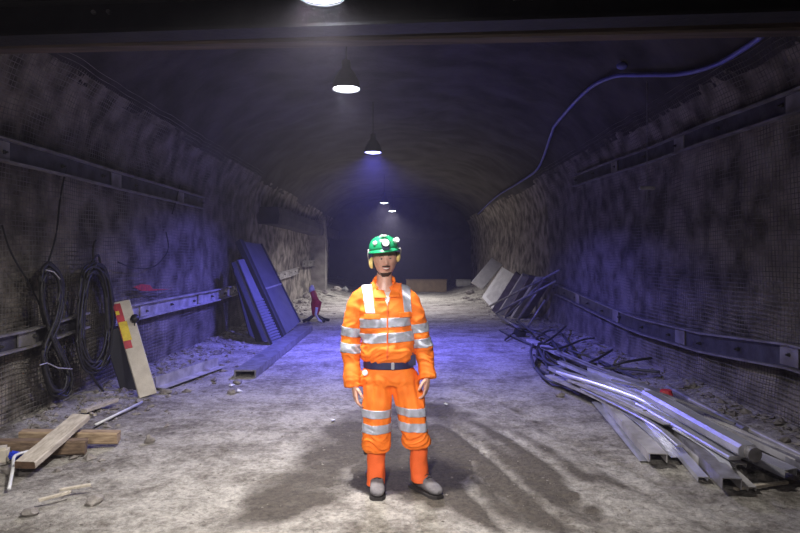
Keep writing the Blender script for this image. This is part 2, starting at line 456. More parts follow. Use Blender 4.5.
# ------------------------------------------------------------------ overhead structure
def beamline(yl, yr, z): return V((-4.0, yl, z)), V((4.0, yr, z))
a, b = V((-4.0,4.48,3.36)), V((4.0,4.02,3.43))
I = [(-.10,-.13),(.10,-.13),(.10,-.11),(.012,-.11),(.012,.11),(.10,.11),(.10,.13),(-.10,.13),(-.10,.11),(-.012,.11),(-.012,-.11),(-.10,-.11)]
r = empty('steel_beam', a.lerp(b,.5), 'black steel girder crossing the tunnel roof above the miner', 'beam')
mk('girder', extrude(I, [a, b]), M['beam'], r)
for t in (.222, .236, .60, .615):
    c = a.lerp(b, t)+V((0,-.005,.05)); mk('bolt', tube([c, c+V((0,-.03,0))], .016, 6), M['galv3'], r)
a2, b2 = V((-4.0,4.95,3.40)), V((4.0,4.50,3.42))
tag(mk('timber_beam', plank(a2, b2, .16, .14), M['brownbeam']), 'brown timber crossbeam just behind the black roof girder', 'beam')
for x, dx, lab in ((-2.95,.55,'dark steel brace above the girder near the left wall'), (-2.3,.55,'dark steel brace above the girder, second from the left wall'), (-1.0,.2,'dark steel brace above the girder beside the nearest lamp'), (2.0,-.4,'dark steel brace above the girder towards the right wall')):
    tag(mk('roof_brace', extrude([(-.10,-.05),(.10,-.05),(.10,.05),(-.10,.05)], [V((x-dx*.6,4.2,3.62)), V((x+dx,5.6,3.98))]), M['beam']), lab, 'brace')
for x0, x1, lab in ((-3.1,-2.55,'pale roof sheet between the girder braces at the left wall'), (-2.0,-.75,'wide pale roof sheet left of the nearest lamp')):
    g = extrude([(0,0),(0,.02),(x1-x0,.02),(x1-x0,0)], [V((x0,4.7,4.08)), V((x0,5.3,4.06)), V((x0,6.0,4.02))])
    tag(mk('roof_sheet', g, M['white']), lab, 'sheet')
# lamps
LAMPS = [(-.51,3.90,3.345,'w','bright white round ceiling lamp nearest the camera at the top edge'),
         (-.60,6.70,3.52,'w2','white round ceiling lamp, second along the roof'),
         (-.477,10.6,3.49,'b','small blue-white ceiling lamp, third along the roof'),
         (-.50,19.0,3.36,'off','faint far ceiling lamp high to the left of the last bright one'),
         (-.31,23.5,3.45,'f','farthest bright ceiling lamp above the helmet'),
         (-.60,-1.8,3.75,'k','white round ceiling lamp behind the viewer')]  # last one is unseen, added to light the miner
for x, y, z, kd, lab in LAMPS:
    r = empty('ceiling_lamp', (x,y,z), lab, 'lamp')
    rad = .155
    prof = [(rad,0),(rad*1.02,.02),(rad*.9,.10),(rad*.6,.19),(rad*.35,.23),(rad*.32,.32),(.0001,.34)]
    n = 24; rings = [[V((x+rr*math.cos(2*PI*j/n), y+rr*math.sin(2*PI*j/n), z+h)) for j in range(n)] for rr, h in prof]
    inner = [[V((x+rr*.95*math.cos(2*PI*j/n), y+rr*.95*math.sin(2*PI*j/n), z+h-.008)) for j in range(n)] for rr, h in reversed(prof[:-2])]
    mk('reflector', loft_rings(rings, False), M['lampmetal'], r, True)
    em = {'w':'emw','w2':'emw','b':'emb','off':'emdim','f':'emw','k':'emw'}[kd]
    mk('diffuser', loft_rings([[V((x+q*rad*.93*math.cos(2*PI*j/n), y+q*rad*.93*math.sin(2*PI*j/n), z+.012-.028*(1-q*q))) for j in range(n)] for q in (1,.7,.4,.05)], True), M[em], r, True)
    mk('cable', tube([(x,y,z+.32),(x,y,min(4.75, z+.9))], .008, 6), M['black'], r)
def area(loc, col, W, size=.3, spread=150, rot=(0,0,0)):
    l = bpy.data.lights.new('lamp_light', 'AREA'); l.shape = 'DISK'; l.size = size; l.energy = W; l.color = col; l.spread = math.radians(spread)
    o = bpy.data.objects.new('lamp_light', l); COL.objects.link(o); o.location = loc; o.rotation_euler = rot
    return o
area((-.51,3.90,3.305), (1.0,.96,.91), 108, .3, 138)
area((-.60,6.70,3.48), (.92,.88,1.0), 32, .3, 125)
area((-.477,10.6,3.45), (.17,.16,1.0), 370, .3, 146)
area((-.50,19.0,3.33), (.97,.92,1.0), 165, .3, 140)
area((-.31,23.5,3.41), (1,.97,.97), 190, .3, 130)
area((-.60,-1.8,3.70), (1.0,.95,.92), 58, .3, 52, (math.radians(63),0,0))  # unseen fill light, added and aimed to brighten the miner's front

# hanging bracket, hoses and wires
hose_px = [(478,214,22),(496,197,18.5),(520,182,15),(538,168,13.2),(551,135,11),(556,124,10.2),(585,92,8.6),(612,77,7.6),(640,75,7.0),(680,74,6.4),(715,65,5.9),(745,48,5.4),(762,36,5.2)]
def vault(u, v, off=.10):
    Y = 3.0
    while Y < 30:
        p = at(u, v, Y); ax, z = abs(p.x)/(WB-off), (p.z-2.4)/(2.3-off)
        if (z <= 0 and ax >= 1) or (z > 0 and ax**2.6+z**2.6 >= 1): return p
        Y += .03
    return at(u, v, Y)
g = tube(smoothpath([vault(u,v) for u,v,Y in hose_px], 6), .027, 8)
tag(mk('hose', g, M['hose'], smooth=True), 'long blue-violet hose looping down the right side of the roof', 'hose')
p = vault(622,66); tag(mk('hose_clip', ellipsoid(p, (.07,.05,.045)), M['hose'], smooth=True), 'small violet clip on the roof just above the blue hose', 'clip')
p = at(647,188,7.6)
r = empty('hanging_bracket', p, 'small grey bracket plate hanging on a thin rod in front of the right wall', 'bracket')
mk('plate', box(p, (.20,.05,.045), bev=.01), M['galv2'], r)
mk('rod', tube([p+V((0,0,2.2)), p+V((0,0,-.18))], .006, 6), M['galv3'], r)
def wl(u, v, off=.14):
    X = -(WB-off); Y = F*X/(u-400); return at(u, v, Y)
def wr(u, v, off=.14):
    X = (WB-off); Y = F*X/(u-400); return at(u, v, Y)
for pts, rad, lab, fn in (
    ([(66,168),(60,200),(56,235),(46,270)], .010, 'thin black cable running down the left wall to the crossed coil', wl),
    ([(2,225),(8,245),(16,262),(30,285),(42,310)], .009, 'thin black cable drooping down the left wall beside the frame edge', wl),
    ([(118,262),(135,268),(155,266),(168,250),(166,232)], .008, 'thin wire loop drooping on the left wall above the red paint mark', wl),
    ([(180,185),(176,200),(172,214)], .008, 'short pale wire end on the dark upper left wall', wl),
    ([(100,385),(104,397),(113,401)], .009, 'short black cable tail hanging below the open coil', wl)):
    tag(mk('wall_cable', tube(smoothpath([fn(u,v,.12) for u,v in pts], 6), rad, 6), M['black'], smooth=True), lab, 'cable')
# red paint mark on the wall
c = [(134,287),(142,284),(150,285),(153,289),(172,289),(150,291),(142,291)]
def wall_patch(pts, off):
    front = [wl(u,v,off) for u,v in pts]; back = [p-V((.012,0,0)) for p in front]; n = len(front)
    return front+back, [tuple(range(n)), tuple(range(n,2*n))]+[(i,(i+1)%n,(i+1)%n+n,i+n) for i in range(n)]
tag(mk('paint_mark', wall_patch(c, .10), M['redpaintmark']), 'streak of red spray paint on the left wall', 'paint mark')

# ------------------------------------------------------------------ cable coils on the left wall
def coil(name, label, shape, n, spread, rad, mt='blackcable', tails=()):
    gs = []
    for k in range(n):
        pts = []
        ju, jv = random.uniform(-1,1)*spread, random.uniform(-1,1)*spread
        sc = random.uniform(.86,1.06); dep = .10+.14*random.random(); ph = random.random()*5
        cu = sum(p[0] for p in shape)/len(shape)
        for i, (u, v) in enumerate(shape):
            uu = cu+(u-cu)*sc+ju*.5+1.2*nz(i*.7, k*3.1, ph); vv = v+jv*.8+ (v-shape[0][1])*.03*random.uniform(-1,1)
            pts.append(wl(uu, vv, dep+.03*math.sin(i*1.3+k)))
        pts.append(pts[0]); gs.append(tube(smoothpath(pts, 5), rad, 6))
    for t in tails: gs.append(tube(smoothpath([wl(u,v,.2) for u,v in t], 5), rad, 6))
    o = mk(name, merge(*gs), M[mt], smooth=True); tag(o, label, 'cable coil'); return o
fig8 = [(50,266),(43,274),(42,300),(47,318),(53,336),(63,356),(70,374),(66,390),(54,390),(46,372),(44,352),(51,336),(58,320),(62,300),(61,278)]
c1 = coil('cable_coil', 'black cable coil hung in a crossed figure of eight, left of the open coil', fig8, 20, 4.5, .014)
loop = [(94,268),(86,276),(82,300),(80,325),(80,345),(86,362),(96,368),(106,358),(110,340),(111,318),(108,290),(102,272)]
c2 = coil('cable_coil', 'thick black cable coil hung open beside the pale leaning board', loop, 36, 6.5, .014, tails=([(95,268),(93,250),(96,240)],[(92,262),(98,255),(101,266)],[(86,350),(92,375),(104,392),(112,400)]))
for nm, pts in (('tie', [(46,270),(54,272),(60,279)]), ('tie', [(40,365),(47,363),(58,368),(72,369)])):
    mk(nm, tube([wl(u,v,.27) for u,v in pts], .006, 6), M['galv2'], c1)

# ------------------------------------------------------------------ pale board with label, leaning
a = V((-3.40, 7.25, fh(-3.4,7.2)+.02)); b = None
foot = gnd(146,397,.10); foot = V((-2.98,7.05,.12)); 
Yb = 7.0; foot = at(148,396,Yb); top = at(121,302,7.35)
d = (top-foot).normalized(); nrm = V((.5,-.75,.35)).normalized(); side_ = d.cross(nrm).normalized(); nrm = side_.cross(d)
r = empty('leaning_board', foot, 'pale wooden board with a red and yellow label leaning against the left wall', 'board')
mk('board', plank(foot, top, .20, .05, nrm), M['woodpale'], r)
def on_board(t0, t1, s0, s1, lift, th=.004):
    L_ = (top-foot); vs = []
    s_, u_ = frame(L_, nrm)
    for h in (lift, lift+th):
        for t, s in ((t0,s0),(t0,s1),(t1,s1),(t1,s0)): vs.append(foot+L_*t+s_*s+u_*h)
    return vs, [(0,1,2,3),(4,5,6,7),(0,1,5,4),(1,2,6,5),(2,3,7,6),(3,0,4,7)]
s_, u_ = frame(top-foot, nrm)
sgn = -1 if s_.x > 0 else 1
def ob(t0,t1,a_,b_,l,th=.004): return on_board(t0,t1,sgn*a_,sgn*b_,l,th)
lb = tag(mk('label_sticker', ob(.50,.98,.105,.02,.027), M['red'], r), 'red sticker down one edge')
mk('yellow_patch', ob(.58,.78,.10,.005,.032), M['yellow'], lb)
mk('yellow_patch', ob(.86,.90,.10,.06,.032), M['yellow'], lb)
pk = foot+(top-foot)*.78+s_*sgn*(-.085)+u_*.03
mk('knob', tube([pk, pk+u_*.05], .05, 12), M['black'], r, True)
mk('cord', tube(smoothpath([pk+u_*.03, pk+V((.02,-.03,-.18)), pk+V((.12,-.04,-.36)), pk+V((.17,-.04,-.42))],5), .007, 6), M['black'], r, True)
# black board that paints in the shadow behind the pale one
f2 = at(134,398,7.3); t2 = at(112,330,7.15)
tag(mk('shadow_board', plank(f2, t2, .22, .03, V((.5,-.75,.35))), M['edgeshade']), 'black board standing in for the shadow behind the pale labelled board', 'board')

# ------------------------------------------------------------------ timbers at the lower left
def timber(name, a, b, w, h, m, label, ends=True, cat='timber', rag=.01):
    o = mk(name, plank(a, b, w, h, rag=rag), M[m]); tag(o, label, cat)
    return o
bl = gz(0,447,.10); br = gz(87,446,.08); bl = bl+(bl-br)*.3
timber('timber_beam', bl, br, .11, .115, 'woodbrown', 'dark brown square timber lying nearest the frame edge at lower left')
timber('timber_beam', gz(22,436,.10), gz(119,437,.08), .11, .10, 'woodtan', 'light brown square timber lying behind the dark one at lower left')
pa = gz(25,465,.10); pb = gz(81,417,.24)
r = empty('plank', pa.lerp(pb,.5), 'wide grey plank resting diagonally across two square timbers', 'plank')
mk('board', plank(pa, pb, .155, .055, V((.05,-.35,.9))), M['wood'], r)
dd = (pa-pb).normalized(); mk('cut_end', plank(pa+dd*.004, pa-dd*.01, .150, .052, V((.05,-.35,.9))), M['woodend'], r)
timber('stick', gz(84,411,.05), gz(116,400,.07), .06, .04, 'wood', 'thin grey stick lying behind the diagonal plank', cat='stick')
tag(mk('pipe', tube([gz(95,425,.04), gz(142,402,.05)], .013, 8), M['white'], smooth=True), 'thin white pipe lying on rubble behind the light timber', 'pipe')
tag(mk('pipe', tube(smoothpath([gz(9,489,.03), gz(13,468,.07), gz(15,456,.10), gz(30,451,.10)],5), .012, 8), M['white'], smooth=True), 'bent white pipe end beside the diagonal plank', 'pipe')
tag(mk('blue_scrap', box(gz(18,456,.07), (.13,.07,.05), Matrix.Rotation(.4,3,'Y') @ Matrix.Rotation(.5,3,'Z'), .012), M['blueplastic']), 'crumpled blue plastic scrap under the diagonal plank', 'scrap')
tag(mk('wood_block', box(gz(0,455,.07), (.13,.12,.13), Matrix.Rotation(.5,3,'Z'), .02), M['woodpale']), 'tan wood block at the left frame edge', 'block')

# splintered wood bits
k = 0
for (u0,v0,u1,v1) in ((92,412,100,402),(84,410,95,415),(98,400,112,394),(60,490,90,485),(40,500,70,492)):
    timber('splinter', gnd(u0,v0,.05), gnd(u1,v1,.06), .03, .018, 'wood', 'small splinter of pale wood on the rubble by the diagonal plank', cat='splinter', rag=.01)
for o in COL.objects:
    if o.name.startswith('splinter'): o['group'] = 'wood splinters by the plank'

# ------------------------------------------------------------------ left: angles, planks, panels
Lg = .05
angle = [(-.04,-.04),(.04,-.04),(.04,-.034),(-.034,-.034),(-.034,.04),(-.04,.04)]
tag(mk('steel_angle', extrude([(a_*1.7,b_*1.7) for a_,b_ in angle], [gz(160,383,.09), gz(222,362,.10)]), M['galv2']), 'grey steel angle lying along the foot of the left wall', 'steel angle')
bp0, bp1 = gnd(245,374,.06), gnd(306,328,.06)
tag(mk('channel_beam', extrude([(-.15,-.055),(.15,-.055),(.15,.055),(.13,.055),(.13,-.035),(-.13,-.035),(-.13,.055),(-.15,.055)][::-1], [bp0, bp0.lerp(bp1,.5), bp1], up=V((0,0,-1))), M['galv3']), 'long grey channel lying on the floor before the leaning panels', 'channel')
def slab_quad(tl, tr, br_, bl_, th, back=V((-.35,.9,-.2))):
    """board through four corners, thickened towards the wall"""
    n = (tr-tl).cross(bl_-tl).normalized()
    if n.y < 0: n = -n
    q = [tl, tr, br_, bl_]; vs = q+[p+n*th for p in q]
    return vs, [(0,1,2,3),(7,6,5,4),(0,4,5,1),(1,5,6,2),(2,6,7,3),(3,7,4,0)]
# big panel
TL, TR = at(239,241,12.6), at(261,244,13.7)
BL, BR = at(285,335,12.0), at(300,322,13.3)
BL = at(283,337,12.2)
r = empty('formwork_panel', (BL+BR)/2, 'tall wide flat panel leaning against the left wall, lit blue', 'panel')
mk('sheet', slab_quad(TL, TR, BR, BL, .07), M['panel'], r)
n = (TR-TL).cross(BL-TL).normalized(); n = n if n.y < 0 else -n
def edge(a_, b_, rr, m, nm, par): mk(nm, plank(a_+n*.0, b_+n*.0, rr, rr, n), M[m], par)
edge(TL, BL, .15, 'edgeshade', 'edge_strip', r); edge(TR, BR, .05, 'edgeshade', 'edge_strip', r)  # left strip widened so its dark colour paints the shaded gap between panels
m0, m1 = TL.lerp(BL,.52)+n*.01, TR.lerp(BR,.52)+n*.01
mk('joint_strip', plank(m0, m1, .035, .02, n), M['sheet'], r)
# narrow panel in front, ribbed lower half
tl, tr = at(237,260,11.6), at(244,259,11.9)
bl_, br_ = at(272,345,11.2), at(282,341,11.5)
r = empty('narrow_panel', (bl_+br_)/2, 'narrow long panel with a ribbed lower half leaning in front of the wide one', 'panel')
mk('sheet', slab_quad(tl, tr, br_, bl_, .05), M['panel'], r)
n = (tr-tl).cross(bl_-tl).normalized(); n = n if n.y < 0 else -n
for i in range(15):
    t = .5+.48*i/15
    mk('rib', plank(tl.lerp(bl_,t)+n*.012, tr.lerp(br_,t)+n*.012, .035, .02, n), M['panel'], r)
mk('edge_strip', plank(tl, bl_, .035, .035, n), M['edgeshade'], r)
for k, (u0,v0,u1,v1,Y,lab) in enumerate(((238,270,262,343,11.7,'dark steel board leaning left of the ribbed panel'),(240,280,255,338,12.2,'black board farthest left in the leaning stack'),(236,262,270,347,11.75,'thin dark edge board directly behind the ribbed panel'))):
    tag(mk('leaning_plank', plank(at(u0,v0,Y+.4), at(u1,v1,Y), .22, .04, V((.6,-.8,.2))), M['edgeshade']), lab, 'board')
# red marker stand
p0 = at(315,318,15.2)
r = empty('marker_stand', V((p0.x,p0.y,0.05)), 'small red and white marker stand with splayed black feet by the far panels', 'marker')
z0 = fh(p0.x,p0.y)+.0
def pz(x,z): return V((p0.x+x, p0.y, z0+z))
mk('red_cover', tube([pz(.0,.16),pz(.02,.3),pz(.03,.48),pz(-.02,.66),pz(-.06,.78),pz(-.07,.84)], [(.07,.06),(.11,.07),(.14,.08),(.12,.08),(.10,.07),(.06,.05)], 14), M['red'], r, True)
mk('white_top', tube([pz(-.075,.76),pz(-.08,.86),pz(-.07,.94)], [.085,.07,.03], 12), M['white'], r, True)
mk('white_strip', tube([pz(.06,.38)+V((0,-.09,0)),pz(.03,.2)+V((0,-.10,0)),pz(.12,.06)+V((0,-.1,0)),pz(.2,.02)+V((0,-.1,0))], .035, 8), M['white'], r, True)
for dx, dy in ((-.3,-.05),(.26,-.12),(.32,.25),(-.22,.28)):
    mk('foot', tube([pz(0,.2), pz(dx*.6,.08)+V((0,dy*.6,0)), pz(dx,.02)+V((0,dy,0))], [.03,.03,.045], 8), M['black'], r, True)

# ------------------------------------------------------------------ far end: crate, box, sheets
def crate(c, d, m, label, name, cat):
    r = empty(name, c, label, cat)
    mk('body', box(V(c)+V((0,0,d[2]/2)), d, None, .02), M[m], r)
    mk('lid', box(V(c)+V((0,0,d[2]+.02)), (d[0]*1.03, d[1]*1.03, .04), None, .008), M[m], r)
    return r
crate((1.25,28.6,fh(1.25,28.6)), (1.9,.7,.55), 'tan', 'long tan crate on the floor at the far end', 'crate', 'crate')
crate((2.95,28.0,fh(2.95,28)+.02), (.65,.5,.28), 'sheet', 'small pale box on the ground right of the tan crate', 'box', 'box')
# stacked sheets against the right
Y = 16.5
tl, tr, br_, bl_ = at(502,267,18.8), at(519,277,17.0), at(494,311,17.8), at(482,297,18.6)
r = empty('stacked_sheet', (bl_+br_)/2, 'broad pale sheet at the front of the leaning pile by the right wall', 'sheet')
mk('sheet', slab_quad(tl, tr, br_, bl_, .05), M['sheet'], r)
for k in range(5):
    o = V((.17,-.1,-.045))*(k+1)+V((0,.1*k,0))
    ut, ub = 519+7*k, 495+6.5*k
    a_, b_ = at(ut,274+1.5*k,min(17.2-.3*k, 2010/(ut-400))), at(ub,312+2*k,min(17.5-.35*k, 1960/(ub-400)))
    tag(mk('stacked_board', plank(a_, b_, .10, .22, V((.6,-.5,.3))), M['sheet' if k % 2 == 1 else 'stripe']),
        ['dark board edge touching the broad pale sheet','pale board, first light one right of the broad sheet','dark board between two pale boards of the leaning pile','pale board, second light one right of the broad sheet','dark board at the right end of the leaning pile'][k], 'board')
a_, b_ = at(497,262,20.5), at(477,286,20.0)
tag(mk('leaning_board', plank(a_, b_, .45, .10, V((-.2,-.9,.2))), M['sheet']), 'grey board leaning alone left of the broad pale sheet', 'board')
rods = [((496,313),(556,281),15,13.6,.03),((505,318),(548,276),14.8,14,.025),((490,306),(560,270),16.5,14,.03),((517,322),(540,288),14.3,13.8,.025),((524,333),(545,300),13.2,13.0,.022),((497,315),(527,333),15,13.0,.035)]
rl = ['long pale steel rod propped up from the sheets to the right wall','upright thin rod crossing the long pale one','thin rod at the back of the propped group','short propped rod right of the leaning boards','nearest short propped rod above the tangled cables','rod lying flat on the ground from the sheets to the cables']
for (p_, q_, Y0, Y1, rr), lab in zip(rods, rl):
    tag(mk('steel_rod', tube([(at(*p_,Y0) if (p_[0]-400)/F*Y0 < 3.4 else wr(*p_,.2)), (at(*q_,Y1) if (q_[0]-400)/F*Y1 < 3.4 else wr(*q_,.2))], rr, 8), M['galv3'], smooth=True), lab, 'rod')

# ------------------------------------------------------------------ tangled cables on the right
cab = [([(500,330),(515,337),(532,345),(548,352)],.025,.05),([(535,368),(531,350),(540,335),(556,330),(570,345),(578,362)],.022,.12),
 ([(532,362),(545,378),(570,386),(600,383),(632,380)],.020,.08),([(534,355),(556,366),(580,372),(610,368),(660,372)],.020,.12),
 ([(545,352),(556,362),(575,366),(595,360),(612,350)],.018,.16),([(538,345),(552,338),(566,326)],.018,.2),
 ([(548,370),(544,352),(552,342),(564,350),(556,366),(546,362)],.02,.1),([(556,374),(580,378),(606,368),(626,362),(652,358)],.018,.16),
 ([(552,345),(575,352),(598,360),(640,380)],.02,.14),([(530,340),(538,352),(536,366),(550,376)],.018,.06),([(515,318),(530,330),(548,338),(560,352),(566,362)],.02,.2),
 ([(535,345),(556,349),(582,340),(594,338)],.018,.18),([(510,322),(524,326),(534,338),(545,360),(560,368)],.022,.1),([(505,340),(520,330),(540,332),(556,344)],.018,.08)]
cl = ['grey cable end reaching left across the floor from the tangle','cable arching over the back of the tangle','lowest cable of the tangle sweeping right along the floor','cable running from the tangle to the steel pile','cable curving up towards the right wall','stiff cable end sticking up from the tangle','small closed cable loop in the middle of the tangle','cable with its end lying on the rubble by the wall','straight cable crossing the tangle to the steel pile','cable bending round the left side of the tangle','cable hanging down from the propped rods','stiff cable end pointing right towards the wall','cable running down the left of the rods into the tangle','cable behind the short propped rods']
for (pts, rr, z), lab in zip(cab, cl):
    pp = []
    for i, (u, v) in enumerate(pts):
        pp.append(gz(u, v, z*(.5+.6*abs(math.sin(i*1.7)))))
    tag(mk('cable', tube(smoothpath(pp, 7), rr, 8), M['cable' if rr > .018 else 'blackcable'], smooth=True), lab, 'cable')
for k, (u, v, s_) in enumerate(((519,335,.13),(545,352,.16),(590,372,.10))):
    p = gz(u, v, .03); tag(mk('cable_spool', merge(tube([p, p+V((.03,-.02,.10))], s_, 14), tube([p+V((.03,-.02,.10)),p+V((.04,-.02,.14))], s_*.6, 12)), M['black'], smooth=False), ['black round cap lying left of the cable tangle','black round cap inside the cable tangle','black round cap between the cables and the steel pile'][k], 'cap')

# ------------------------------------------------------------------ steel profiles on the right
def Cp(w, h, t=.006): return [(-w/2,-h/2),(w/2,-h/2),(w/2,h/2),(w/2-t,h/2),(w/2-t,-h/2+t),(-w/2+t,-h/2+t),(-w/2+t,h/2),(-w/2,h/2)]
def Cd(w, h, t=.006): return [(a_, -b_) for a_, b_ in Cp(w, h, t)][::-1]
def An(w, h, t=.006): return [(-w/2,-h/2),(w/2,-h/2),(w/2,-h/2+t),(-w/2+t,-h/2+t),(-w/2+t,h/2),(-w/2,h/2)]
def Fl(w, h): return [(-w/2,-h/2),(w/2,-h/2),(w/2,h/2),(-w/2,h/2)]
def Bx(w, h): 
    e = h*.25; return [(-w/2+e,-h/2),(w/2-e,-h/2),(w/2,-h/2+e),(w/2,h/2-e),(w/2-e,h/2),(-w/2+e,h/2),(-w/2,h/2-e),(-w/2,-h/2+e)]
pile = [
 # name, pts(px, z), profile, material, label
 ('steel_angle', [(596,399,.10),(645,457,.05)], An(.085,.07), 'galv', 'light steel angle at the left edge of the pile'),
 ('steel_channel', [(612,405,.10),(658,458,.06)], Cd(.14,.07), 'galv2', 'open grey channel next to the leftmost angle'),
 ('steel_strip', [(625,404,.16),(657,428,.13),(703,479,.04)], Cd(.075,.035), 'galv', 'pale bent strip whose tip lies between two channels'),
 ('steel_channel', [(650,414,.14),(707,462,.06)], Cp(.13,.07), 'galv2', 'open channel with bright edge, middle of the pile front'),
 ('steel_channel', [(672,424,.12),(732,484,.06)], Cd(.13,.08), 'galv3', 'dark grey box-like channel with open black end at the pile front'),
 ('steel_strip', [(690,430,.14),(752,489,.04)], Cd(.06,.03), 'galv2', 'narrow strip beside the dark channel end'),
 ('steel_strip', [(665,420,.17),(741,466,.09)], Cd(.09,.03), 'galv2', 'flat grey strip ending under the big bright duct'),
 ('steel_strip', [(560,372,.20),(640,398,.24),(716,441,.17)], Bx(.12,.04), 'bright', 'shiny strip reflecting blue light through the middle of the pile'),
 ('steel_duct', [(648,395,.30),(748,451,.25)], Bx(.14,.09), 'galv', 'thick bright steel duct on top of the pile'),
 ('steel_channel', [(690,428,.16),(791,473,.07)], Cd(.13,.06), 'galv', 'pale channel under the big duct with its end by the right frame edge'),
 ('steel_pipe', [(668,388,.12),(746,431,.10)], None, 'galv3', 'dull round pipe behind the big duct'),
 ('steel_channel', [(640,386,.22),(812,470,.10)], Cd(.10,.06), 'galv3', 'long dull channel running out past the right frame edge'),
 ('steel_strip', [(690,400,.14),(815,462,.08)], Bx(.05,.04), 'galv2', 'narrow bar nearest the right wall'),
 ('steel_strip', [(608,374,.26),(668,402,.28)], Bx(.16,.03), 'galv', 'short broad bright plate near the red cap'),
 ('steel_strip', [(560,362,.22),(655,402,.26)], Cd(.07,.04), 'galv', 'strip lying along the back of the pile beside the broad plate'),
 ('steel_channel', [(552,368,.14),(648,412,.20)], Cd(.10,.05), 'galv', 'channel lying through the middle back of the pile'),
 ('steel_strip', [(548,376,.08),(600,398,.12),(645,424,.13)], Cd(.09,.03), 'galv2', 'pale strip along the left rear edge of the pile'),
 ('steel_strip', [(556,352,.18),(604,372,.2),(660,392,.2)], Bx(.06,.03), 'galv3', 'dull bar at the rear near the cables'),
 ('steel_channel', [(530,340,.10),(588,366,.14),(640,384,.16)], Cd(.14,.04), 'galv2', 'broad pale channel running back to the propped rods by the wall'),
 ('steel_strip', [(582,388,.14),(646,420,.2),(680,446,.14)], Bx(.05,.02), 'galv', 'thin strip sagging across the left channels'),
 ('steel_strip', [(600,392,.10),(640,420,.18),(676,455,.06)], An(.07,.05), 'galv', 'light angle crossing over the leftmost channels'),
 ('steel_strip', [(570,380,.16),(622,402,.20),(668,424,.20)], Fl(.09,.012), 'galv2', 'thin flat plate between the shiny strip and the left channels'),
 ('steel_angle', [(585,370,.26),(650,394,.30),(700,420,.26)], An(.07,.06), 'galv', 'light angle just left of the big duct'),
 ('steel_strip', [(676,428,.18),(715,452,.13),(727,468,.10)], Fl(.07,.01), 'bright', 'short curled bright offcut near the dark channel'),
 ('steel_channel', [(700,416,.2),(800,462,.12)], Cp(.09,.05), 'galv2', 'slim channel between the big duct and the long dull channel'),
 ('steel_rod', [(612,380,.30),(668,396,.31),(735,424,.22)], Fl(.02,.02), 'galv3', 'thin dark bar behind the red cap'),
 ('steel_pipe', [(590,376,.20),(690,418,.26)], None, 'galv', 'round pipe lying left of the big duct'),
 ('steel_strip', [(640,404,.22),(735,458,.16)], Bx(.10,.03), 'galv', 'flat strip below the shiny blue-lit strip'),
]
for nm, pts, pr, m, lab in pile:
    pp = []
    for (u, v, z) in pts: pp.append(gz(u, v, z) if z < .06 else gnd(u, v, z+.03))
    # intermediate points for a little sag
    if len(pp) > 2: pp = smoothpath(pp, 5)
    g = tube(pp, .04, 12) if pr is None else extrude(pr, pp)
    tag(mk(nm, g, M[m]), lab, nm.replace('_', ' '))
e = gnd(745,452,.22)
d0 = bpy.data.objects['steel_duct']
mk('round_collar', tube([gnd(747,450.5,.27), gnd(747,450.5,.27)+(gnd(748,451,.28)-gnd(648,395,.33)).normalized()*.09], .052, 14), M['galv3'], d0)
tag(mk('stick', plank(gz(735,489,.03), gz(787,482,.03), .03, .02), M['wood']), 'thin crooked stick lying in front of the pale channel end', 'stick')
p = gnd(666,394,.33)
tag(mk('red_cap', tube([p+V((0,0,-.04)), p+V((0,0,.04))], [.075,.05], 12), M['red']), 'small red cap between the steel pile and the right wall', 'cap')

# ------------------------------------------------------------------ stones
def scatter(name, n, fx, ylo, yhi, lab, rmin, rmax, m):
    gs = []
    for _ in range(n):
        y = ylo+(yhi-ylo)*random.random()**1.6; x = fx(y)
        r_ = rmin+(rmax-rmin)*random.random()**4
        gs.append(chip((x,y,fh(x,y)+r_*.2), r_))
    tag(mk(name, merge(*gs), M[m]), lab, 'rubble', kind='stuff')
scatter('rubble', 2600, lambda y: -3.62+1.3*abs(random.gauss(0,.42)), 4.6, 24, 'loose grey rubble along the foot of the left wall', .006, .06, 'rubble')
scatter('rubble', 2200, lambda y: 3.60-1.3*abs(random.gauss(0,.42)), 4.4, 24, 'loose grey rubble along the foot of the right wall', .006, .06, 'rubble')
scatter('gravel', 3800, lambda y: random.uniform(-3.2,3.3), 3.2, 16, 'fine gravel scattered over the trodden floor', .003, .014, 'rubble')
big = [(60,405),(8,470),(165,392),(205,372),(222,366),(238,382),(232,392),(30,512),(95,500),(150,440),(300,302),(306,296),(325,292),(336,289),(470,292),(466,298),(690,385),(720,410),(785,440),(600,352),(580,335),(560,395),(470,300)]
for k, (u, v) in enumerate(big):
    p = gz(u, v, .02); s_ = random.uniform(.03,.07)*(1 if v > 330 else 3)
    o = mk('stone', rock(p, s_, k*3.3), M['stone'])
    tag(o, 'rough grey stone lying loose among the rubble', 'stone', 'loose stones')
    if (u, v) == (8,470): o['label'] = 'pale stone beside the bent white pipe at lower left'; del o['group']
# white scraps
for k, (u, v, lab) in enumerate(((232,385,'small white scrap on the floor left of the pale channel'),(238,391,'small white scrap nearest the end of the pale channel'),(345,289,'white crumpled scrap at the far end behind the miner'),(333,420,'tiny white flake on the damp floor left of the miner'),(446,404,'tiny white flake on the floor right of the miner'))):
    p = gz(u, v, .02); tag(mk('paper_scrap', chip(p, .045 if k < 2 else (.22 if k == 2 else .03)), M['white']), lab, 'scrap')

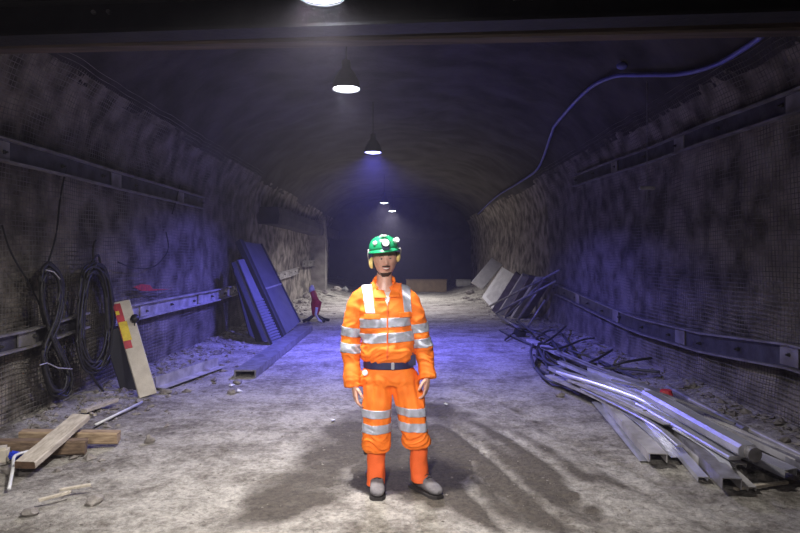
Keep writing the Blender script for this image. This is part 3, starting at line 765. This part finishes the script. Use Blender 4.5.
# ------------------------------------------------------------------ the miner
PY = 4.25; S = PY/F
def pp(u, v, dy=0.0): return V(((u-400)*S, PY+dy, CAMZ-(v-257)*S))
def ering(c, rx, ry, n=28, e=2.3, tilt=(0,0)):
    out = []
    for j in range(n):
        a = 2*PI*j/n; ca, sa = math.cos(a), math.sin(a)
        x = rx*math.copysign(abs(ca)**(2/e), ca); y = ry*math.copysign(abs(sa)**(2/e), sa)
        out.append(V((c.x+x, c.y+y, c.z+tilt[0]*x+tilt[1]*y)))
    return out
def remesh(geo, vox, it=2):
    me = bpy.data.meshes.new('tmp'); me.from_pydata([tuple(v) for v in geo[0]], [], geo[1]); me.update()
    bm = bmesh.new(); bm.from_mesh(me); bmesh.ops.recalc_face_normals(bm, faces=bm.faces); bm.to_mesh(me); bm.free()
    o = bpy.data.objects.new('tmp', me); COL.objects.link(o)
    m = o.modifiers.new('r', 'REMESH'); m.mode = 'VOXEL'; m.voxel_size = vox
    if it: s = o.modifiers.new('s', 'SMOOTH'); s.factor = .5; s.iterations = it
    dg = bpy.context.evaluated_depsgraph_get()
    ev = bpy.data.meshes.new_from_object(o.evaluated_get(dg))
    res = ([v.co.copy() for v in ev.vertices], [tuple(p.vertices) for p in ev.polygons])
    nr = [v.normal.copy() for v in ev.vertices]
    bpy.data.objects.remove(o); bpy.data.meshes.remove(me); bpy.data.meshes.remove(ev)
    return res, nr
root = empty('person', V(((388-400)*S, PY, fh(-.08,PY))), 'person in orange high-visibility coverall and green helmet, standing with arms down', 'person')
# trunk
tr_ = [(384,1.452,.074,.068),(384,1.425,.115,.082),(384,1.395,.160,.098),(384.5,1.35,.188,.112),(385,1.28,.190,.125),(386,1.20,.186,.134),(387,1.12,.182,.140),(388,1.04,.182,.146),(388,.975,.186,.148),(388,.935,.184,.142),(388,.915,.168,.126),(388.5,.875,.168,.126),(389,.84,.190,.136),(390,.79,.205,.138),(391,.752,.198,.126),(391,.735,.14,.08)]
trunk = loft_rings([ering(V(((u-400)*S, PY+.015, z)), rx, ry, tilt=(0, (.75,.5,.22)[i] if i < 3 else 0)) for i,(u,z,rx,ry) in enumerate(tr_)])
def limb(lst, n=22):
    return loft_rings([ering(pp(u,v,dy), rx, ry, n, 2.1) for u,v,dy,rx,ry in lst])
legL = limb([(379,372,.01,.090,.110),(378,385,.01,.104,.118),(377,400,.0,.100,.112),(376.5,412,-.005,.097,.106),(377,428,-.01,.098,.102),(376.5,440,-.01,.098,.100),(377,446,-.01,.100,.096),(377,449.5,-.005,.088,.086)])
legR = limb([(399,372,.01,.090,.110),(404.5,385,.01,.106,.118),(409,398,.0,.102,.113),(412,410,-.005,.098,.106),(413,425,-.01,.098,.102),(415.5,436,-.01,.096,.098),(417,441.5,-.01,.096,.092),(417.5,445,-.005,.084,.084)])
def arm(lst, n=20):
    pts = [pp(u,v,dy) for u,v,dy,a_,b_ in lst]
    rings = []
    for i, p in enumerate(pts):
        t = (pts[min(i+1,len(pts)-1)]-pts[max(i-1,0)]).normalized()
        f = V((0,1,0)); s = t.cross(f).normalized(); f2 = s.cross(t).normalized()
        a_, b_ = lst[i][3], lst[i][4]
        rings.append([p+s*a_*math.cos(2*PI*j/n)+f2*b_*math.sin(2*PI*j/n) for j in range(n)])
    return loft_rings(rings)
armL_l = [(374,289,.02,.035,.05),(366,292,.02,.052,.068),(360,298,.02,.062,.078),(356,308,.02,.064,.078),(353,322,.025,.062,.072),(350.5,338,.03,.060,.068),(350.5,352,.02,.060,.066),(352,368,-.005,.058,.064),(353.5,386,-.03,.062,.064)]
armR_l = [(394,289,.02,.035,.05),(403,292,.02,.052,.068),(409,298,.02,.062,.078),(414,308,.02,.064,.078),(418,322,.025,.062,.072),(421.5,338,.03,.060,.068),(424,352,.02,.059,.066),(426.5,365,-.005,.057,.062),(428,377.5,-.03,.060,.062)]
suit, _ = remesh(merge(trunk, legL, legR, arm(armL_l), arm(armR_l)), .0075, 3)
# cloth folds
me = bpy.data.meshes.new('t'); me.from_pydata(suit[0], [], suit[1]); me.update()
nrm_ = [v.normal.copy() for v in me.vertices]; bpy.data.meshes.remove(me)
def fold(p):
    k = 0
    z = p.z
    k += .006*nz(p.x*9, p.y*9, z*9)
    # vertical folds in trousers
    k += .010*sm(.88,.78,z)*sm(.30,.45,z)*nz(p.x*24+3, p.y*20, z*4)
    # stacked folds at cuffs and blousing
    def ridge(zc, w): return math.exp(-((z-zc)/w)**2)
    q = 1-abs(nz(p.x*7, p.y*7, z*30+4*nz(p.x*6,p.y*6,z*3)))*2.6
    k += .009*q*(ridge(.36,.09)+.8*ridge(.96,.06)+.5*ridge(1.12,.12)*(1 if abs(p.x+.09) > .17 else .25)+.5*ridge(.80,.05))
    q2 = 1-abs(nz(p.x*9+z*6, p.y*6, z*10-p.x*7))*2.4
    k += .006*q2*sm(1.42,1.30,z)*sm(.9,1.0,z)
    return k*1.5
suit = ([p+nrm_[i]*fold(p) for i, p in enumerate(suit[0])], suit[1])
cov = tag(mk('coverall', suit, M['orange'], root, True), 'orange high-visibility coverall')
def patch(planes, filt, off, th, m, name, parent, label=None, src=suit):
    bm = bmesh.new(); vv = [bm.verts.new(p) for p in src[0]]
    for f in src[1]:
        c = sum((src[0][i] for i in f), V((0,0,0)))/len(f)
        if filt(c, .03): bm.faces.new([vv[i] for i in f])
    bmesh.ops.delete(bm, geom=[v for v in bm.verts if not v.link_faces], context='VERTS')
    for co, no in planes:
        bmesh.ops.bisect_plane(bm, geom=bm.verts[:]+bm.edges[:]+bm.faces[:], plane_co=co, plane_no=no, clear_outer=True)
    bm.normal_update()
    bm.verts.ensure_lookup_table(); bm.verts.index_update()
    nn = [v.normal.copy() for v in bm.verts]; base = [v.co.copy() for v in bm.verts]
    # outward check
    N = len(base); vs = [b+n*off for b, n in zip(base, nn)]+[b+n*(off-th) for b, n in zip(base, nn)]
    fs = [tuple(v.index for v in f.verts) for f in bm.faces]; fs2 = [tuple(i+N for i in reversed(f)) for f in fs]
    for e_ in bm.edges:
        if len(e_.link_faces) == 1:
            a_, b_ = e_.verts[0].index, e_.verts[1].index; fs2.append((a_, b_, b_+N, a_+N))
    bm.free()
    if not fs: print('EMPTY PATCH', name); return None
    o = mk(name, (vs, fs+fs2), m, parent, True)
    if label: o['label'] = label
    return o
def zpl(z0, z1, s=0.0, x0=0.0):   # band between two tilted planes
    return [(V((x0,0,z1)), V((-s,0,1))), (V((x0,0,z0)), V((s,0,-1)))]
def zof(v): return CAMZ-(v-257)*S
TRX = lambda z: ((387-400)*S)
def in_trunk(c, m): return abs(c.x-TRX(c.z)) < .195-.008 or False
def dist_path(c, lst):
    best = 9
    for i in range(len(lst)-1):
        a_ = pp(*lst[i][:3]); b_ = pp(*lst[i+1][:3]); ab = b_-a_; t = max(0,min(1,(c-a_).dot(ab)/ab.dot(ab)))
        best = min(best, (c-a_-ab*t).length)
    return best
def tr_f(c, m): return dist_path(c, armL_l[3:]) > .092 and dist_path(c, armR_l[3:]) > .092
def aL_f(c, m): return dist_path(c, armL_l[2:]) < .084 and c.x < (362.5-400)*S
def aR_f(c, m): return dist_path(c, armR_l[2:]) < .084 and c.x > (411-400)*S
T = M['tape']
zb = lambda f, z0, z1: (lambda c, m: f(c, m) and z0-.05 < c.z < z1+.05)
for v0, v1 in ((325.5,316.5),(340.5,331)):
    patch(zpl(zof(v0), zof(v1), .05, -.09), zb(tr_f, zof(v0), zof(v1)), .005, .004, T, 'chest_tape', cov)
for v0, v1 in ((336,327),(352,343)):
    patch(zpl(zof(v0), zof(v1), -.12, -.35), zb(aL_f, zof(v0), zof(v1)), .005, .004, T, 'sleeve_tape', cov)
for v0, v1 in ((332,323),(347,338)):
    patch(zpl(zof(v0), zof(v1), .12, .15), zb(aR_f, zof(v0), zof(v1)), .005, .004, T, 'sleeve_tape', cov)
mid = (393.5-400)*S
for v0, v1 in ((415,407),(430,421.5)):
    patch(zpl(zof(v0), zof(v1)), zb(lambda c, m: c.x < mid and c.z < .62, zof(v0), zof(v1)), .005, .004, T, 'leg_tape', cov)
for v0, v1 in ((413,405),(428,419.5)):
    patch(zpl(zof(v0), zof(v1), -.05, .08), zb(lambda c, m: c.x > mid and c.z < .63, zof(v0), zof(v1)), .005, .004, T, 'leg_tape', cov)
# shoulder braces: slanted vertical bands
def vband(u0t, u1t, u0b, u1b, vt, vb, m, nm, front=True, off=.006, parent=cov):
    a0, a1, b0, b1 = pp(u0t,vt), pp(u1t,vt), pp(u0b,vb), pp(u1b,vb)
    def side_plane(p, q, sgn):
        d_ = (q-p); n_ = V((d_.z, 0, -d_.x)).normalized()*sgn
        if n_.x*sgn < 0: n_ = -n_
        return (p, n_)
    pl = [side_plane(a1, b1, 1), side_plane(a0, b0, -1), (pp(0,vb), V((0,0,-1))), (pp(0,vt), V((0,0,1)))]
    x0, x1 = min(a0.x,b0.x)-.05, max(a1.x,b1.x)+.05
    f = lambda c, mm: x0 < c.x < x1 and c.y < PY+.04 and zof(vb)-.05 < c.z < zof(vt)+.05
    return patch(pl, f, off, .004, m, nm, parent)
vband(361,371,367,376,281,312, M['tapelit'], 'shoulder_tape')  # this side painted paler, as if blown out by the lamp above
vband(401,409,404,412,281,312, M['tape'], 'shoulder_tape')
vband(366,381,366,381,313,317.5, M['orange'], 'pocket_flap', off=.013)
vband(399,412,399,412,311,316, M['orange'], 'pocket_flap', off=.013)
vband(387.0,388.6,387.0,388.6,305,356, M['gaiter'], 'zip_placket', off=.006)
# undershirt showing in the open neck, and the collar
def vee(ul, ur, vt, ub, vb, m, nm, par, off):
    pl = [(pp(0,vt), V((0,0,1)))]
    for p, sg in ((pp(ul,vt),-1),(pp(ur,vt),1)):
        d_ = pp(ub,vb)-p; n_ = V((d_.z,0,-d_.x)).normalized()
        if n_.x*sg < 0: n_ = -n_
        pl.append((p, n_))
    return patch(pl, lambda c, m_: abs(c.x+.09) < .10 and c.y < PY and 1.3 < c.z < 1.5, off, .004, m, nm, par)
vee(380.5,393.5,286,387.8,305, M['shirt'], 'undershirt', root, .004)
vband(371,380,375.5,387,283,298, M['orange'], 'collar', off=.014)
vband(394,402,389,399,283,297, M['orange'], 'collar', off=.014)
cr = []
for k in range(15):
    a_ = math.radians(-50+280*k/14)
    cr.append(V((-.113+.076*math.cos(a_), PY+.015+.070*math.sin(a_), 1.452+.05*math.sin(a_))))
mk('collar_band', extrude([(-.006,-.028),(.006,-.028),(.004,.028),(-.004,.028)], cr), M['orange'], cov, True)
# belt
belt = loft_rings([ering(V(((388-400)*S, PY+.015, z)), .175, .134, 40) for z in (.872,.880,.918,.926)], True)
bo = mk('belt', belt, M['navy'], root, True)
mk('buckle', box(V(((393-400)*S, PY-.125, .899)), (.022,.016,.05), None, .004), M['galv'], bo)
mk('pouch', box(V(((412-400)*S, PY-.045, .93)), (.05,.08,.10), None, .015), M['navy'], bo)
tg = tag(mk('tag', tube([V(((366-400)*S, PY-.122, .855)), V(((366-400)*S, PY-.130, .855))], .020, 14), M['white'], bo), 'round white tag')
# lower leg cuffs
gl = limb([(376.5,446,0,.070,.070),(376.3,452,0,.066,.066),(376,462,.005,.062,.064),(376,475,.008,.063,.070),(376,484,.0,.066,.082)])
gr = limb([(418,442,0,.070,.070),(418.5,450,0,.062,.066),(419,462,.005,.060,.064),(419.5,472,.008,.062,.070),(420.5,480,.0,.068,.082)])
for g_ in (gl, gr):
    vs = []
    for v_ in g_[0]:
        c_ = V(v_); d_ = V((c_.x-(376 if g_ is gl else 419.0)*S+400*S, c_.y-PY, 0)); d_.normalize()
        vs.append(c_+d_*.004*nz(c_.x*20, c_.y*20, c_.z*22))
    # densify
    gg, _ = remesh((vs, g_[1]), .008, 1)
    gg = ([p+V((nz(p.x*18,p.y*18,p.z*14),nz(p.x*18+7,p.y*18,p.z*14),0))*.008 for p in gg[0]], gg[1])
    mk('leg_cuff', gg, M['gaiter'], cov, True)
for u, v in ((365.5,452),(367.5,476)):
    mk('strap_buckle', box(pp(u,v,.03), (.03,.05,.045), None, .006), M['black'], cov)
# boots
def boot(ank, toe_dir, nm='boot'):
    t = V(toe_dir).normalized(); s = V((t.y, -t.x, 0))
    zb_ = fh(ank.x, ank.y)-.004
    prof = [(-.085,.036,.02,.075),(-.07,.042,.012,.125),(-.03,.045,.012,.155),(.02,.046,.012,.145),(.07,.047,.012,.112),(.12,.051,.012,.086),(.16,.052,.012,.072),(.19,.045,.014,.062),(.212,.026,.02,.046)]
    rings = []; srings = []
    for d_, w, z0_, z1_ in prof:
        c = V((ank.x, ank.y, 0))+t*d_; rg = []
        for j in range(18):
            a_ = 2*PI*j/18; x_ = w*math.copysign(abs(math.cos(a_))**.8, math.cos(a_)); zz = (z0_+z1_)/2+(z1_-z0_)/2*math.copysign(abs(math.sin(a_))**.8, math.sin(a_))
            rg.append(c+s*x_+V((0,0,zb_+zz+.012)))
        rings.append(rg)
        srings.append([c+s*sx*(w+.004)+V((0,0,zb_+zz)) for sx, zz in ((-1,.0),(1,.0),(1,.024),(-1,.024))])
    g_, _ = remesh(loft_rings(rings), .006, 2)
    bo_ = mk(nm, g_, M['boot'], root, True)
    mk('sole', loft_rings(srings), M['sole'], bo_)
    for k in range(3):
        c = V((ank.x, ank.y, zb_))+t*(.055+.022*k)+V((0,0,.140-.014*k))
        mk('lace', tube([c-s*.026, c+V((0,0,.006)), c+s*.026], .0035, 6), M['sole'], bo_)
boot(V(((376.5-400)*S, PY+.03, 0)), (.07,-1,0))
boot(V(((420-400)*S, PY+.02, 0)), (.62,-.78,0))

# body: one continuous skin (head, neck, trunk, arms, hands, legs)
HC = V(((384.8-400)*S, PY+.005, 1.634))
HR = Matrix.Rotation(math.radians(-3),3,'Y') @ Matrix.Rotation(math.radians(6),3,'Z')   # turned a little, slight tilt
def head_geo():
    vs, fs = ellipsoid((0,0,0), (1,1,1), 72, 56)
    out = []
    for d in vs:
        x, y, z = d.x, d.y, d.z
        fx = .082; by = .098; hz_ = .128
        t = max(0, -z)
        kx = 1-.23*t**1.8; 
        px = x*fx*kx*(1+.03*math.exp(-((z-.15)/.3)**2)); pz_ = z*hz_
        py = y*by*(1-(.28*t**1.3 if y > 0 else .05*t))
        if y < 0:   # face
            g = lambda cx, cz, wx_, wz: math.exp(-((abs(px)-cx)/wx_)**2-((pz_-cz)/wz)**2)
            py = -abs(py)**1.0
            py += .010*g(.030,.004,.015,.012)           # eye sockets
            py -= .007*g(.028,.026,.024,.008)            # brows
            rz_ = sm(.018,-.034,pz_)*sm(-.052,-.036,pz_)
            py -= (.026*rz_)*math.exp(-(px/(.0085+.006*rz_))**2)
            py -= .006*g(.012,-.036,.008,.008)            # nostril wings
            py -= .006*g(.036,-.028,.018,.018)            # cheeks
            py -= .007*math.exp(-(px/.022)**2-((pz_+.058)/.006)**2)
            py -= .008*math.exp(-(px/.019)**2-((pz_+.073)/.006)**2)
            py += .004*math.exp(-(px/.026)**2-((pz_+.0655)/.003)**2)
            py -= .010*math.exp(-(px/.024)**2-((pz_+.103)/.016)**2)  # chin
        out.append(HC+HR @ V((px, py, pz_)))
    ears = []
    for sx in (-1,1):
        ears.append(ellipsoid(HC+HR @ V((sx*.079,.012,-.008)), (.010,.020,.033), 14, 10))
    return merge((out, fs), *ears)
def htube(lst, n=16): return arm(lst, n)
body_parts = [head_geo()]
body_parts.append(loft_rings([ering(V((x_, y_, z_)), r1, r2, 22) for x_,y_,z_,r1,r2 in ((-.110,PY+.022,1.58,.050,.055),(-.111,PY+.022,1.53,.053,.056),(-.112,PY+.02,1.47,.056,.058),(-.112,PY+.018,1.42,.075,.065),(-.112,PY+.018,1.38,.13,.08))]))
body_parts.append(loft_rings([ering(V(((u-400)*S, PY+.018, z)), max(.04,rx-.035), max(.04,ry-.035)) for u,z,rx,ry in tr_[2:]]))
for lst in (armL_l, armR_l):
    body_parts.append(arm([(u,v,dy,a_*.62,b_*.6) for u,v,dy,a_,b_ in lst[1:]]))
for u0,v0,u1,v1 in ((378,380,376,483),(407,380,420,480)):
    a_, b_ = pp(u0,v0), pp(u1,v1,.02); body_parts.append(tube([a_, a_.lerp(b_,.45), a_.lerp(b_,.6), b_], [.075,.055,.052,.036], 14))
    body_parts.append(ellipsoid(V((b_.x+(0.0 if u0 < 400 else .02), b_.y-.03, .07)), (.028,.05,.025)))
def hand(w, sx):
    # w = wrist; palm faces the thigh, fingers hang down and curl in and forward
    ps = []
    dn = V((-sx*.10,-.16,-1)).normalized(); fw = V((-sx*.35,-1,.12)).normalized(); fw = (fw-dn*fw.dot(dn)).normalized(); inn = dn.cross(fw); 
    if inn.x*sx > 0: inn = -inn
    n = 16; rings = []
    for d_, wd, th in ((-.06,.028,.022),(-.02,.030,.021),(.01,.033,.019),(.04,.040,.018),(.07,.044,.017),(.092,.042,.013)):
        c = w+dn*d_+inn*(.004*d_/.09)
        rings.append([c+fw*wd*math.cos(2*PI*j/n)+inn*th*math.sin(2*PI*j/n) for j in range(n)])
    ps.append(loft_rings(rings))
    for k, (o_, L_, r_) in enumerate(((.034,.070,.0088),(.0115,.079,.0090),(-.0115,.073,.0088),(-.033,.058,.0080))):
        b0_ = w+dn*.075+fw*o_
        c1 = .25+.12*k; sp = fw*(.10*(1.2-k))
        d1 = (dn+sp+inn*c1*.6).normalized(); d2 = (dn+sp+inn*(c1+.55)).normalized(); d3 = (dn*.8+sp+inn*(c1+1.3)).normalized()
        p1 = b0_+d1*(L_*.5+.012); p2 = p1+d2*L_*.32; p3 = p2+d3*L_*.25
        ps.append(tube([b0_, b0_.lerp(p1,.5), p1, p1.lerp(p2,.5), p2, p3, p3+d3*.005], [r_*1.1,r_*1.02,r_*1.05,r_*.95,r_*.97,r_*.85,r_*.4], 10))
    b0_ = w+dn*.018+fw*.022+inn*.006
    p1 = b0_+(dn*.55+fw*.75+inn*.25).normalized()*.044; p2 = p1+(dn*.85+fw*.35+inn*.3).normalized()*.032; p3 = p2+(dn+inn*.4).normalized()*.024
    ps.append(tube([b0_, p1, p2, p3, p3+dn*.004], [.0145,.0115,.0105,.0085,.004], 10))
    return ps
body_parts += hand(pp(354.5,384,-.04), -1)
body_parts += hand(pp(427.5,376,-.04), 1)
bodyg, _ = remesh(merge(*body_parts), .0042, 1)
mk('body', bodyg, M['skin'], root, True)
bodyo = bpy.data.objects['body']
# eyes, teeth, lips, brows, beard
def hp(x, y, z): return HC+HR @ V((x,y,z))
for sx in (-1,1):
    e_ = mk('eye', ellipsoid(hp(sx*.030,-.079,.004), (.0125,.0110,.0060), 16, 10), M['eye'], bodyo, True)
    mk('iris', ellipsoid(hp(sx*.030,-.0885,.004), (.005,.0025,.0048), 12, 8), M['iris'], bodyo, True)
    mk('brow', tube([hp(sx*.014,-.0975,.023), hp(sx*.030,-.096,.027), hp(sx*.046,-.086,.022)], [.003,.004,.002], 8), M['hair'], bodyo, True)
SM = [(-.031,-.079,-.053),(-.018,-.091,-.0575),(0,-.0975,-.0590),(.018,-.091,-.0575),(.031,-.079,-.053)]
SL = [(-.031,-.079,-.054),(-.018,-.091,-.0680),(0,-.0985,-.0735),(.018,-.091,-.0680),(.031,-.079,-.054)]
mk('lips', merge(tube([hp(*p) for p in SM], [.001,.0026,.003,.0026,.001], 8), tube([hp(*p) for p in SL], [.001,.0032,.004,.0032,.001], 8)), M['lip'], bodyo, True)
mk('teeth', tube([hp(-.024,-.085,-.0590), hp(-.012,-.0925,-.0645), hp(0,-.0955,-.0660), hp(.012,-.0925,-.0645), hp(.024,-.085,-.0590)], [.0015,.0045,.0055,.0045,.0015], 8), M['tooth'], bodyo, True)
Hinv = HR.transposed()
def beard_f(c, m):
    l = Hinv @ (c-HC)
    if l.y > -.035 or abs(l.x) > .055: return False
    chin = -.122 < l.z < -.094 and abs(l.x) < .040
    tache = -.053 < l.z < -.045 and abs(l.x) < .026 and l.y > -.104
    return chin or tache
hb = bodyg
patch([], beard_f, .0022, .003, M['hair'], 'beard', bodyo, src=hb)
# hair under helmet sides
for sx in (-1,1):
    mk('hair', ellipsoid(hp(sx*.068,.03,.03), (.016,.045,.035)), M['hair'], bodyo, True)
# helmet
hel = []
def hring(z, k, n=48):
    out = []
    for j in range(n):
        a_ = 2*PI*j/n; x_ = .104*k*math.cos(a_); y_ = .130*k*math.sin(a_)
        out.append((x_, y_+.006, z))
    return out
hz0 = .064
levels = [(hz0,1.0),(hz0+.018,.995),(hz0+.038,.965),(hz0+.060,.89),(hz0+.078,.77),(hz0+.091,.61),(hz0+.100,.43),(hz0+.105,.22),(hz0+.107,.02)]
TILT = Matrix.Rotation(math.radians(-4),3,'Y') @ Matrix.Rotation(math.radians(-1),3,'X')
rings = [[hp(*(TILT @ V(p))) for p in hring(z,k)] for z,k in levels]
helm = tag(mk('helmet', loft_rings(rings, True), M['helmet'], root, True), 'green safety helmet')
# brim
bv = []; n_ = 48
r0, r1, r2 = [], [], []
for j in range(n_):
    a_ = 2*PI*j/n_; fr = max(0, -math.sin(a_))**2
    ex = .010+.024*fr
    for lst, e_, zz in ((r0,-.004,hz0+.008),(r1,ex,hz0-.006-.010*fr),(r2,ex,hz0-.011-.010*fr)):
        lst.append(hp(*(TILT @ V(((.104+e_)*math.cos(a_), (.130+e_)*math.sin(a_)+.006, zz)))))
r3 = [hp(*(TILT @ V((.100*math.cos(2*PI*j/n_), .124*math.sin(2*PI*j/n_)+.006, hz0-.002)))) for j in range(n_)]
mk('brim', loft_rings([r0,r1,r2,r3], False), M['helmet'], helm, True)
mk('ridge', tube([hp(*(TILT @ V((0, .006+.130*math.cos(t)*1.0, hz0+.108*math.sin(t))))) for t in [PI*(.12+.76*i/14) for i in range(15)]], .008, 8), M['helmet'], helm, True)
for sx in (-.045, .045):
    mk('ridge', tube([hp(*(TILT @ V((sx, .006+.118*math.cos(t), hz0+.098*math.sin(t))))) for t in [PI*(.15+.7*i/14) for i in range(15)]], .005, 8), M['helmet'], helm, True)
# cap lamp and reflective stickers
c = hp(0,-.128,hz0+.044); dq = HR @ V((0,-1,.25)).normalized()
hl = mk('headlamp', tube([c-dq*.02, c+dq*.024], [.030,.029], 20), M['black'], helm, True)
mk('headlamp_lens', tube([c+dq*.022, c+dq*.028], [.026,.023], 20), M['emhead'], hl, True)
mk('lamp_bracket', box(hp(0,-.136,hz0+.014), (.05,.012,.035), HR, .004), M['navy'], helm)
mk('top_clip', box(hp(-.008,-.085,hz0+.100), (.05,.02,.014), HR, .004), M['white'], helm)
c = hp(.076,-.088,hz0+.062); dq2 = HR @ V((.45,-.85,.3)).normalized()
mk('side_lamp', tube([c-dq2*.01, c+dq2*.022], [.019,.018], 16), M['white'], helm, True)
mk('side_lamp_lens', tube([c+dq2*.022, c+dq2*.026], [.0165,.014], 16), M['emhead'], helm, True)
c = hp(-.066,-.082,hz0+.050); dq3 = HR @ V((-.5,-.8,.4)).normalized()
mk('sticker', tube([c, c+dq3*.008], [.017,.016], 12), M['white'], helm, True)
# ear defenders
for sx, zz in ((-1,-.022),(1,.012)):
    c = hp(sx*.094,.012,zz)
    em_ = mk('ear_muff', ellipsoid(c, (.020,.030,.042 if sx < 0 else .036), 18, 14), M['muff'], root, True)
    mk('muff_cushion', ellipsoid(c-V((sx*.014,0,0)), (.014,.031,.040), 18, 12), M['black'], em_, True)
    mk('muff_arm', tube([c+V((sx*.016,-.002,.0)), hp(sx*.118,0,zz+.05), hp(sx*.112,.0,hz0+.012)], .005, 8), M['galv3'], em_, True)
mk('chin_strap', tube(smoothpath([hp(-.078,-.012,.03), hp(-.076,-.02,-.04), hp(-.052,-.03,-.095), hp(-.02,-.035,-.118)],4), .003, 6), M['black'], helm, True)

# ------------------------------------------------------------------ haze, camera, view
w = bpy.data.worlds.new('World'); SC.world = w; w.use_nodes = True
w.node_tree.nodes['Background'].inputs[0].default_value = (.02,.02,.03,1)
w.node_tree.nodes['Background'].inputs[1].default_value = .15
HAZE = 0.0030
if HAZE:
    vs_ = w.node_tree.nodes.new('ShaderNodeVolumeScatter'); vs_.inputs['Color'].default_value = (.85,.8,1,1); vs_.inputs['Density'].default_value = HAZE; vs_.inputs['Anisotropy'].default_value = .35
    w.node_tree.links.new(vs_.outputs[0], w.node_tree.nodes['World Output'].inputs['Volume'])
cd = bpy.data.cameras.new('camera'); cd.sensor_width = 36; cd.lens = F/800*36; cd.shift_y = -9.5/800; cd.clip_start = .05; cd.clip_end = 200
co = bpy.data.objects.new('camera', cd); COL.objects.link(co); co.location = (0,0,CAMZ); co.rotation_euler = (PI/2,0,0)
SC.camera = co
vw = SC.view_settings; vw.view_transform = 'Standard'; vw.look = 'None'; vw.gamma = 1; vw.use_curve_mapping = False; vw.exposure = 0.0
